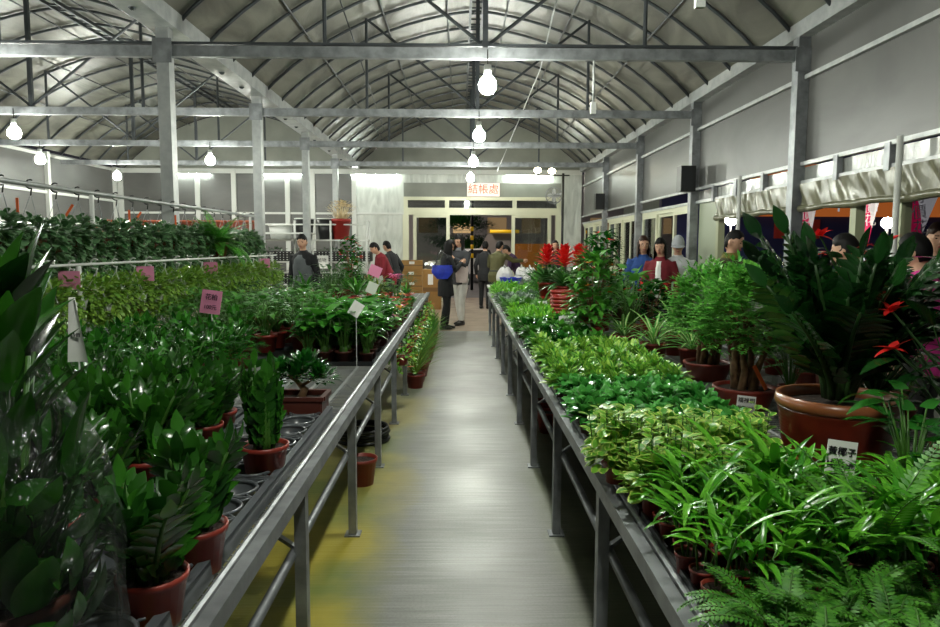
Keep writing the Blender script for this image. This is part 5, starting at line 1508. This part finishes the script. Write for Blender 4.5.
for k, (dx, dy, dz) in enumerate(((-.1, .42, 0), (.22, .3, 0), (.36, .0, 0))):
    wbag(k).put((X_at(511, 13.25) + dx, 13.3 + dy * .6, .75), k, 1.15, ('white plastic bag left of the blue basin', 'white plastic bag behind the blue basin', 'white plastic bag right of the blue basin')[k], 'bag', 'white bags on the far table')
# left side
def vest(r, up, hc, el, wr):
    m = MB(); loft(m, [(up(c), a, d) for c, a, d in (((0, 0, .84), .178, .138), ((0, 0, 1.0), .165, .13), ((0, .005, 1.14), .168, .136), ((0, 0, 1.26), .165, .135), ((0, -.01, 1.33), .12, .11))])
    m.build('vest', pm('grey_vest', '#55595c', .8, var=(6, .15)), r, True)
person('boy in grey vest over black sleeves standing behind the left plants', (X_at(303, 11.2), 11.2, 0), PI - .35, 1.66, 0, .25, .2, top='#111216', hem=.82, bottom='#1a1b20', hair='short', fem=False, extra=vest)
def pack(r, up, hc, el, wr):
    m = MB(); m.ball(up((0, -.17, 1.2)), (.13, .08, .17), 14, 10); m.build('rucksack', pm('black_rucksack', '#17181b', .7), r, True)
person('person in dark red jacket leaning forward left of the door', (X_at(389, 14.2), 14.2, 0), PI / 2 + .4, 1.62, .45, .25, 0, top='#7c1424', hem=.74, bottom='#1c1c22', hair='short', fem=False, elbow=S(((-.22, .2, 1.0), (.22, .2, 1.0))), wrist=S(((-.16, .4, .9), (.16, .4, .9))))
person('person in dark clothes stooping behind the dark red jacket', (X_at(395, 15.2), 15.2, 0), PI / 2 - .5, 1.62, .3, .2, 0, top='#17181c', hem=.78, hair='short', fem=False)
# right side aisle
person('woman with glasses and long brown hair in blue jacket', (X_at(643, 9.6), 9.6, 0), PI - .1, 1.63, 0, .12, .05, top='#264a8c', hem=.78, hair='long', haircol='hairbrown', glasses=True)
def white_front(r, up, hc, el, wr):
    m = MB(); loft(m, [(up(c), a, d) for c, a, d in (((0, .03, .86), .10, .115), ((0, .03, 1.0), .09, .105), ((0, .03, 1.14), .095, .108), ((0, .025, 1.26), .09, .108), ((0, .02, 1.35), .06, .08))]); m.build('white_scarf', M['paper'], r, True)
person('woman with black hair in red jacket beside the blue jacket', (X_at(661, 9.25), 9.25, 0), PI - .5, 1.6, .02, .3, 0, top='#6e1220', hem=.78, hair='long', extra=white_front)
person('person in pale grey cap behind the woman in red', (X_at(678, 9.5), 9.5, 0), PI - .3, 1.62, 0, .25, 0, top='#c4c6ca', hem=.8, hair='cap', fem=False)
def apron(r, up, hc, el, wr):
    m = MB(); loft(m, [(up(c), a, d) for c, a, d in (((0, .05, .7), .14, .1), ((0, .03, .95), .155, .12), ((0, .035, 1.12), .14, .125), ((0, .03, 1.22), .12, .12))]); m.build('red_apron', pm('red_apron_cloth', '#c01c1c', .7, var=(6, .15)), r, True)
person('buzz cut man in red apron looking down behind the ming aralia', (X_at(730, 7.0), 7.0, 0), PI + .7, 1.66, .03, .3, .15, top='#3a3a20', hem=.78, bottom='#22242a', hair='buzz', fem=False, collar='#6a6428', extra=apron)
person('black haired person in blue top behind the red flowers, seen from behind', (X_at(852, 4.95), 4.95, 0), .5, 1.58, .05, .1, .3, top='#1e2c64', hem=.78, hair='short')
person('person in bright pink jacket with black hair at the right edge', (X_at(930, 4.35), 4.35, 0), .7, 1.58, .1, .2, 0, top='#c42c86', hem=.76, hair='short')
person('dark haired person outside beyond the pink jacket', (X_at(936, 5.6), 5.6, 0), PI - .3, 1.68, 0, .1, 0, top='#3a2c24', hem=.78, hair='short', haircol='hairbrown')
# ================================================================== SHELVING, BOXES, OUTSIDE
y = 14.6
sx0, sx1 = X_at(262, y), X_at(368, y)
r = thing('white_shelf_rack', 'white metal shelf rack of pots at the back left', 'shelf', ((sx0 + sx1) / 2, y, 0))
hw = (sx1 - sx0) / 2
for i in range(4):
    for s in (-.2, .2): MB().tube([(-hw + 2 * hw * i / 3, s, 0), (-hw + 2 * hw * i / 3, s, 2.0)], .022, 8).build('upright', M['white'], r, True)
for z in (.72, 1.18, 1.62): MB().bb((-hw - .02, -.24, z - .03), (hw + .02, .24, z)).build('shelf_board', M['white'], r)
for z in (.95, 1.92): MB().tube([(-hw, -.2, z), (hw, -.2, z)], .015, 8).build('rail', M['white'], r, True)
def basket(): 
    r = thing('black_basket', '', 'basket'); q = MB(); q.lathe([(0, 0), (.15, 0), (.2, .42), (.19, .42), (.145, .02)], n=20, sy=.8); q.build('bucket', M['black'], r, True)
    q = MB(); q.ring((0, 0, .42), .2, .012, 20, 5); q.build('rim', M['white'], r, True); return r
bs = Proto(basket)
for k, px in enumerate((305, 327)): bs.put((X_at(px, y), y, 1.62), 0, 1, ('black basket on top shelf, left of the other', 'black basket on top shelf beside the tall red pot')[k], 'basket', 'black baskets on the rack')
r = thing('dried_grass_pot', 'tall bright red pot of pale dried grass on the white rack', 'plant', (X_at(342, y), y - .05, 1.62))
pot_part(r, .2, .42, 'redpot')
q = MB()
for k in range(160):
    a = U(0, 6.28); q.leaf((.1 * math.cos(a) * U(0, 1), .1 * math.sin(a), .36), sph(a, U(.7, 1.5)), (0, 0, 1), U(.2, .42), .012, U(.2, 1), .1, 'strap', 4)
    t = sph(a, U(.7, 1.5)) * U(.3, .42); q.leaf(V((0, 0, .36)) + t, sph(a, .6), (0, 0, 1), .08, .035, .4, .1, 'oval', 3)
q.build('dried_grass', M['straw'], r)
def nursery():
    r = thing('seedling_crate', '', 'crate'); f = MB(); f.bb((-.3, -.2, 0), (.3, .2, .2)); f.build('crate', M['black'], r)
    q = MB()
    for i in range(9):
        for j in range(4): q.ball((-.27 + i * .0675, -.203, .03 + j * .048), (.012, .006, .01), 6, 4)
    q.build('holes', M['white'], r); 
    q = MB(); bush(q, 60, .28, .1, .2, .06, .03); q.build('foliage', M['l_dark'], r); return r
nc = Proto(nursery)
for k, (px, z) in enumerate(((276, 1.18), (303, 1.18), (331, 1.18), (357, 1.18), (276, .72), (303, .72), (331, .72), (357, .72))):
    nc.put((X_at(px, y), y, z), 0, 1, 'black speckled seedling crate on the white rack, %s on the %s shelf' % (ORD[k % 4], ('middle', 'low')[k // 4]), 'crate', 'seedling crates on the rack')
r = thing('white_tub', 'white tub on the top shelf left of the black baskets', 'tub', (X_at(281, y), y, 1.62))
q = MB(); q.lathe([(0, 0), (.2, 0), (.24, .28), (.23, .28), (.19, .02)], n=20, sy=.7); q.build('tub', M['white'], r, True)
MB().ring((0, 0, .28), .24, .012, 20, 5).build('rim', M['white'], r, True)
label_card(322, 262, 14.2, .26, .26, 'paper', [('植物', .09, .03)], 'white sheet on a stick before the white rack', 0, 0, bottom=0)
for k, (px, py, yy) in enumerate(((75, 261, 4.32), (149, 262, 5.35), (213, 263, 6.74), (266, 264, 8.58))):
    r = thing('pink_tag', 'small pink tag under the white rail, %s from the left' % ORD[k], 'sign', (HX2, yy, HZ2 - .04), 0, 'small pink tags on the white rail')
    MB().box((0, -.03, -.05), (.13, .003, .11)).build('card', M['pink'], r); MB().tube([(0, 0, .05), (0, -.03, 0)], .003, 4).build('clip', M['white'], r)
# orange pots stacked on a far rack in the left bay
r = thing('pot_shelf', 'low shelf of orange pots far behind the hanging plants', 'shelf', (-5.2, 14.0, 0))
MB().bb((-2.2, -.25, 1.72), (2.3, .25, 1.75)).build('shelf_board', M['white'], r)
for s in (-2.15, 0, 2.25):
    for q in (-.2, .2): MB().tube([(s, q, 0), (s, q, 1.72)], .02, 8).build('upright', M['white'], r, True)
def opot():
    r = thing('orange_pot', '', 'pot'); q = MB(); q.lathe([(0, 0), (.1, 0), (.13, .19), (.145, .19), (.145, .23), (.13, .23), (.12, .19)], n=18); q.build('pot', M['orangepot'], r, True); return r
op = Proto(opot)
for k in range(11): op.put((-7.2 + k * .31, 14.0, 1.75), 0, 1, 'orange pot on the far shelf of the left bay, %s from the left' % ORD[k], 'pot', 'orange pots on the far shelf')
# hanging orange tags
for k, (px, py, yy) in enumerate(((8, 212, 4.2), (49, 209, 4.75), (119, 213, 5.6), (127, 219, 5.75), (168, 219, 6.5))):
    o = MB().box((0, 0, -.12), (.016, .003, .09), Matrix.Rotation((k % 2) * .6, 3, 'Y')).build('orange_tag', M['orange_tag']); o.location = (HX1 + .03, yy, HZ1 - .02)
    tag(o, 'orange tag hanging from the steel rail, %s from the left' % ORD[k], 'tag', 'orange tags on the steel rail')
# white paper cone hanging in front of the left bushes
c = P(73, 330, 2.6)
r = thing('paper_cone', 'white folded paper label standing on a stick at left', 'sign', (c.x, 2.6, BZ))
q = MB()
q.grid(lambda u, v: ((-.03 + .06 * u) * (.35 + .9 * v) + .012 * v, .02 * math.sin(PI * u) * (1 - .3 * v), -.24 * v), 10, 12)
o = q.build('paper', M['paper'], r, True); o.location = (0, 0, c.z - BZ + .12)
MB().tube([(0, .03, 0), (0, .03, c.z - BZ + .1)], .003, 6).build('stick', M['white'], r, True)
t_ = text('特價', .018, M['ink'], o, (.01, -.004, -.14), (PI / 2, 0, 0))
# cardboard boxes by the door
for k in range(6):
    yy = 16.2; h = .235
    r = thing('cardboard_box', 'brown cardboard box in the stack left of the door, %s from the floor' % ORD[k] if k < 5 else 'brown cardboard box beside the stack left of the door', 'box', (X_at(412, yy), yy, h * k) if k < 5 else (X_at(431, yy + .6), yy + .6, 0), U(-.05, .05), 'boxes left of the door')
    if k == 5: h = .95
    MB().bb((-.24, -.2, 0), (.24, .2, h - .004)).build('carton', M['card'], r)
    MB().bb((-.24, -.202, h * .45), (.24, -.2, h * .55)).build('tape', pm('tape_brown', '#74542c', .4), r)
    MB().bb((-.06, -.203, h * .62), (.06, -.2, h * .88)).build('sticker', M['paper'], r)
# under the benches: red pots and a hose coil
for k, (px, y_) in enumerate(((365, 4.35), (557, 5.6), (545, 6.0))):
    r = thing('brick_red_pot', ('empty red brown pot on the floor under left bench near aisle', 'red brown pot on the floor under the right bench, nearer', 'red brown pot on the floor under the right bench, farther')[k], 'pot', (-.62 if k == 0 else .72, y_, 0))
    pot_part(r, .1, .17, 'terra')
q = MB()
for k in range(4): q.ring((0, 0, .02 + .028 * k), .2 - .01 * (k % 2), .014, 32, 6)
o = q.build('hose_coil', M['black'], None, True); o.location = (-.75, 5.35, 0); tag(o, 'black hose coiled on the floor under left bench', 'hose')
rr = Proto(lambda: (lambda r: (pot_part(r, .11, .15, 'darkpot'), MB().disc((0, 0, .0), .05).build('saucer', M['black'], r), r)[2])(thing('dark_pot', '', 'pot')))
for k in range(8): rr.put((1.0 + (k % 2) * .35, 2.6 + k * .55, 0), 0, 1, 'dark pot in the shade under the right bench, %s from the camera' % ORD[k], 'pot', 'dark pots under the right bench')
# outside right: shop front with orange fascia, flags, globe lamps, fence
fy = 16.2
slab('wall_shop', (4.6, fy, 0), (15, fy + .2, 4.5), pm('dark_blue_front', '#34386c', .6))
r = thing('shop_fascia', 'orange lit shop fascia with pale characters outside at right', 'sign', (9.8, fy - .08, 2.62))
MB().bb((-3.2, -.05, -.42), (4.2, .08, .75)).build('board', pm('orange_board', '#b8622a', .6, emis=('#b8622a', .45)), r)
tx = pm('pale_letters', '#cdd8e0', .6, emis=('#cdd8e0', .35))
text('杏 本 日', .55, tx, r, (-1.2, -.06, -.1), (PI / 2, 0, 0)); text('好', .6, tx, r, (1.85, -.06, -.05), (PI / 2, 0, 0))
r = thing('shop_sign', 'red shop panel left of the dark blue front outside', 'sign', (8.1, fy - .08, 1.75)); MB().bb((-.9, -.04, -.05), (.1, .08, .38)).build('board', pm('red_board', '#a02c20', .6, emis=('#a02c20', .06)), r)
r = thing('shop_banner', 'row of white characters on the dark shop window outside', 'sign', (9.7, fy - .06, 1.25)); MB().bb((-1.4, -.02, -.16), (1.7, .06, .16)).build('board', pm('black_board', '#12131c', .6), r)
text('小居日るCT', .3, pm('white_letters', '#e8e8f0', .6, emis=('#e8e8f0', .8)), r, (.1, -.03, 0), (PI / 2, 0, 0))
r = thing('shop_sign', 'second red shop panel outside at the right edge', 'sign', (12.2, fy - .08, 1.7)); MB().bb((-.9, -.04, -.4), (1.2, .08, .4)).build('board', pm('red_board_2', '#8c2a24', .6, emis=('#8c2a24', .2)), r)
for k, (px, py, yy, ht, w, sl) in enumerate(((807, 215, 9.2, .95, .26, .05), (869, 208, 8.8, .95, .24, .12), (917, 213, 7.4, 1.0, .30, .25))):
    c = P(px, py, yy)
    r = thing('feather_flag', ('pink and white flag outside beside the nearest right post', 'pink and white flag outside above the black haired head', 'largest pink and white flag outside at the right edge')[k], 'flag', (c.x, yy, 0), 0, 'pink flags outside')
    q = MB(); q.grid(lambda u, v, w=w, ht=ht, sl=sl: ((u - .5) * w * (1 - .45 * (1 - v) * u) + sl * (v - .3) + .0, .02 * math.sin(u * 7 + v * 5), c.z - ht * .45 + ht * v), 10, 16)
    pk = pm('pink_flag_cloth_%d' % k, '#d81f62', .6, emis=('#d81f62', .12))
    # white swoosh along one edge
    nt = pk.node_tree; b_ = nt.nodes['Principled BSDF']
    tc = nt.nodes.new('ShaderNodeTexCoord'); sp = nt.nodes.new('ShaderNodeSeparateXYZ'); nt.links.new(tc.outputs['Object'], sp.inputs[0])
    wv = nt.nodes.new('ShaderNodeMath'); wv.operation = 'MULTIPLY_ADD'; wv.inputs[1].default_value = -.28; wv.inputs[2].default_value = .55 + sl * .0
    nt.links.new(sp.outputs['Z'], wv.inputs[0])
    gt = nt.nodes.new('ShaderNodeMath'); gt.operation = 'GREATER_THAN'; nt.links.new(sp.outputs['X'], gt.inputs[0]); nt.links.new(wv.outputs[0], gt.inputs[1])
    mx = nt.nodes.new('ShaderNodeMix'); mx.data_type = 'RGBA'; mx.inputs['A'].default_value = c4('#d81f62'); mx.inputs['B'].default_value = c4('#ececf0')
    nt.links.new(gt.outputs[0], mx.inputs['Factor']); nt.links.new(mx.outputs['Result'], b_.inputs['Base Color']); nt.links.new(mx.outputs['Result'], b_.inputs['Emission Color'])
    q.build('cloth', pk, r, True)
    MB().tube([(-w * .5 - sl * .3, 0.01, 0), (-w * .5 + sl * .1, .01, c.z), (-w * .5 + sl * .75, .01, c.z + ht * .56)], .012, 8).build('pole', M['white'], r, True)
    t_ = text('特\n價\n花', .16, pm('flag_white', '#f4f0f4', .6), r, (-.02 + sl * .1, -.03, c.z + .0), (PI / 2, 0, -.0)); t_.rotation_euler = (PI / 2, -sl * .6, 0)
gl_m = glow('globe_glow', '#fff6e4', 90)
for k, (px, py, yy) in enumerate(((887, 223, 8.2), (731, 219, 12.2))):
    c = P(px, py, yy); r = thing('globe_lamp', ('white globe street lamp outside above the pink flags', 'white globe street lamp outside above the buzz cut man')[k], 'lamp', (c.x, yy, 0), 0, 'globe lamps outside')
    MB().ball((0, 0, c.z), .065 if k == 0 else .11, 16, 12).build('globe', gl_m, r, True); MB().tube([(0, 0, 0), (0, 0, c.z - .06)], .02, 8).build('pole', M['black'], r, True)
r = thing('iron_fence', 'dark picket fence outside beyond the right wall', 'fence', (8, 10.2, 0))
for z in (.35, 1.25): MB().tube([(-3.6, 0, z), (6, 0, z)], .02, 6).build('rail', M['black'], r, True)
for k in range(64): MB().tube([(-3.5 + k * .15, 0, .05), (-3.5 + k * .15, 0, 1.4)], .012, 5).build('picket', M['black'], r, True)
# neighbour shop wall seen through the windows of the right wall
slab('wall_shop', (7.6, 16.4, 0), (7.8, 33, 3.5), pm('pale_front', '#6a7a70', .6))
o = MB().bb((7.52, 17, 1.3), (7.6, 31, 2.5)).build('lit_window', glow('lit_window_glow', '#d8ecd8', .9)); tag(o, 'pale lit window outside, seen through the right wall windows', 'window')
# outside the door: car, striped pole, truck, tree, buildings
def car(col):
    r = thing('car', 'white car parked outside the glass door', 'car', (X_at(470, 30) + .3, 30, 0), .25)
    prof = [(-2.1, .35), (-2.12, .7), (-1.9, .85), (-1.15, .95), (-.55, 1.38), (.75, 1.42), (1.5, 1.0), (2.05, .9), (2.12, .6), (2.1, .35)]
    b = MB()
    for yy in (-.82, .82): b.add([(x, yy * (.86 if z > 1.1 else 1), z) for x, z in prof])
    n = len(prof)
    for i in range(n): b.face((i, (i + 1) % n, n + (i + 1) % n, n + i))
    b.face(range(n)); b.face(range(2 * n - 1, n - 1, -1)); b.build('car_body', pm('white_car_paint', col, .25, coat=.5), r)
    for x in (-1.3, 1.3):
        for yy in (-.84, .84):
            w = MB(); w.lathe([(.0, -.1), (.2, -.1), (.32, -.09), (.34, 0), (.32, .09), (.2, .1), (0, .1)], n=20); o = w.build('wheel', M['black'], r, True); o.location = (x, yy, .34); o.rotation_euler = (PI / 2, 0, 0)
    for s in (-1, 1):
        w = MB(); ids = w.add([(-.95, s * .80, 1.0), (1.25, s * .80, 1.02), (.7, s * .735, 1.36), (-.5, s * .735, 1.33)]); ids2 = w.add([(-.95, s * .82, 1.0), (1.25, s * .82, 1.02), (.7, s * .755, 1.36), (-.5, s * .755, 1.33)])
        w.face(range(4)); w.face((7, 6, 5, 4)); w.build('side_window', M['black'], r)
    for s in (-.6, .6): MB().ball((-2.08, s, .72), (.06, .14, .08)).build('headlight', glow('headlight_glow', '#ffffff', 3), r, True)
    return r
car('#c8c8c8')
r = thing('traffic_pole', 'yellow and black striped pole outside the door', 'pole', (X_at(472, 24), 24, 0))
MB().tube([(0, 0, 0), (0, 0, 3.2)], .05, 10).build('shaft', M['black'], r, True)
for k in range(4): MB().tube([(0, 0, 1.1 + k * .3), (0, 0, 1.25 + k * .3)], .056, 10).build('yellow_band', pm('yellow_band', '#d8a818', .5, emis=('#d8a818', .15)), r, True)
r = thing('truck', 'orange work truck with yellow bar outside right of the door', 'truck', (X_at(536, 30), 30, 0), -.1)
MB().bb((-1.0, -.9, .5), (1.6, .9, 1.6)).build('cargo_box', pm('orange_truck', '#d07a1c', .5, emis=('#d07a1c', .03)), r)
b = MB(); ids = b.add([(x, s, z) for s in (-.85, .85) for x, z in ((-2.4, .5), (-2.4, 1.3), (-2.0, 2.0), (-1.05, 2.0), (-1.05, .5))]); b.face((0, 1, 2, 3, 4)); b.face((9, 8, 7, 6, 5))
for i in range(5): b.face((i, (i + 1) % 5, 5 + (i + 1) % 5, 5 + i))
b.build('cab', pm('grey_cab', '#77706c', .4), r)
MB().tube([(-1.9, -1.0, 2.1), (-.7, -1.0, 2.1)], .07, 8).build('yellow_bar', pm('yellow_bar', '#e0b020', .5, emis=('#e0b020', .35)), r, True)
for x in (-1.8, .9):
    for s in (-.8, .8):
        w = MB(); w.lathe([(0, -.12), (.3, -.12), (.4, 0), (.3, .12), (0, .12)], n=18); o = w.build('wheel', M['black'], r, True); o.location = (x, s, .4); o.rotation_euler = (PI / 2, 0, 0)
r = thing('street_tree', 'dark round tree across the street outside the door', 'tree', (X_at(460, 44), 44, 0))
MB().tube([(0, 0, 0), (0, 0, 2.2)], .18, 8).build('trunk', M['wood'], r, True)
q = MB()
for k in range(4000):
    d = sph(U(0, 6.28), U(-1.2, 1.57)); q.leaf(V((0, 0, 2.3)) + V((d.x * 2.6, d.y * 2, d.z * 1.1)) * U(.6, 1), d, (0, 0, 1), .18, .12, .4, .1, 'ovate', 2)
q.build('foliage', M['l_dark'], r)
r = thing('street_building', 'dim building with lit windows across the street', 'building', (1, 60, 0))
MB().bb((-16, 0, 0), (14, 4, 7.5)).build('wall', pm('dim_wall', '#b4b0ae', .8), r)
for k in range(9): MB().bb((-13.2 + k * 2.9, -.06, 2.6), (-11.6 + k * 2.9, 0, 3.9)).build('window', glow('street_window_glow_%d' % k, '#f0c890', (.5, .12, .35, .08, .6, .2, .1, .45, .15)[k]), r)
# lamps added out of sight to light the road and building
for k, (x, yy) in enumerate(((-3.2, 27), (-7.5, 47))):
    r = thing('added_lamp', ('added lamp outside left of the door, unseen behind the wall', 'added lamp across the road, unseen left of the door')[k], 'lamp', (x, yy, 0))
    MB().tube([(0, 0, 0), (0, 0, 5.6), (.3, 0, 6.0), (1.0, 0, 6.1)], .06, 8).build('pole', M['steel'], r, True)
    MB().ball((1.1, 0, 6.05), (.28, .13, .07)).build('lamp_head', glow('added_glow_%d' % k, '#fff0e0', 1500), r, True)
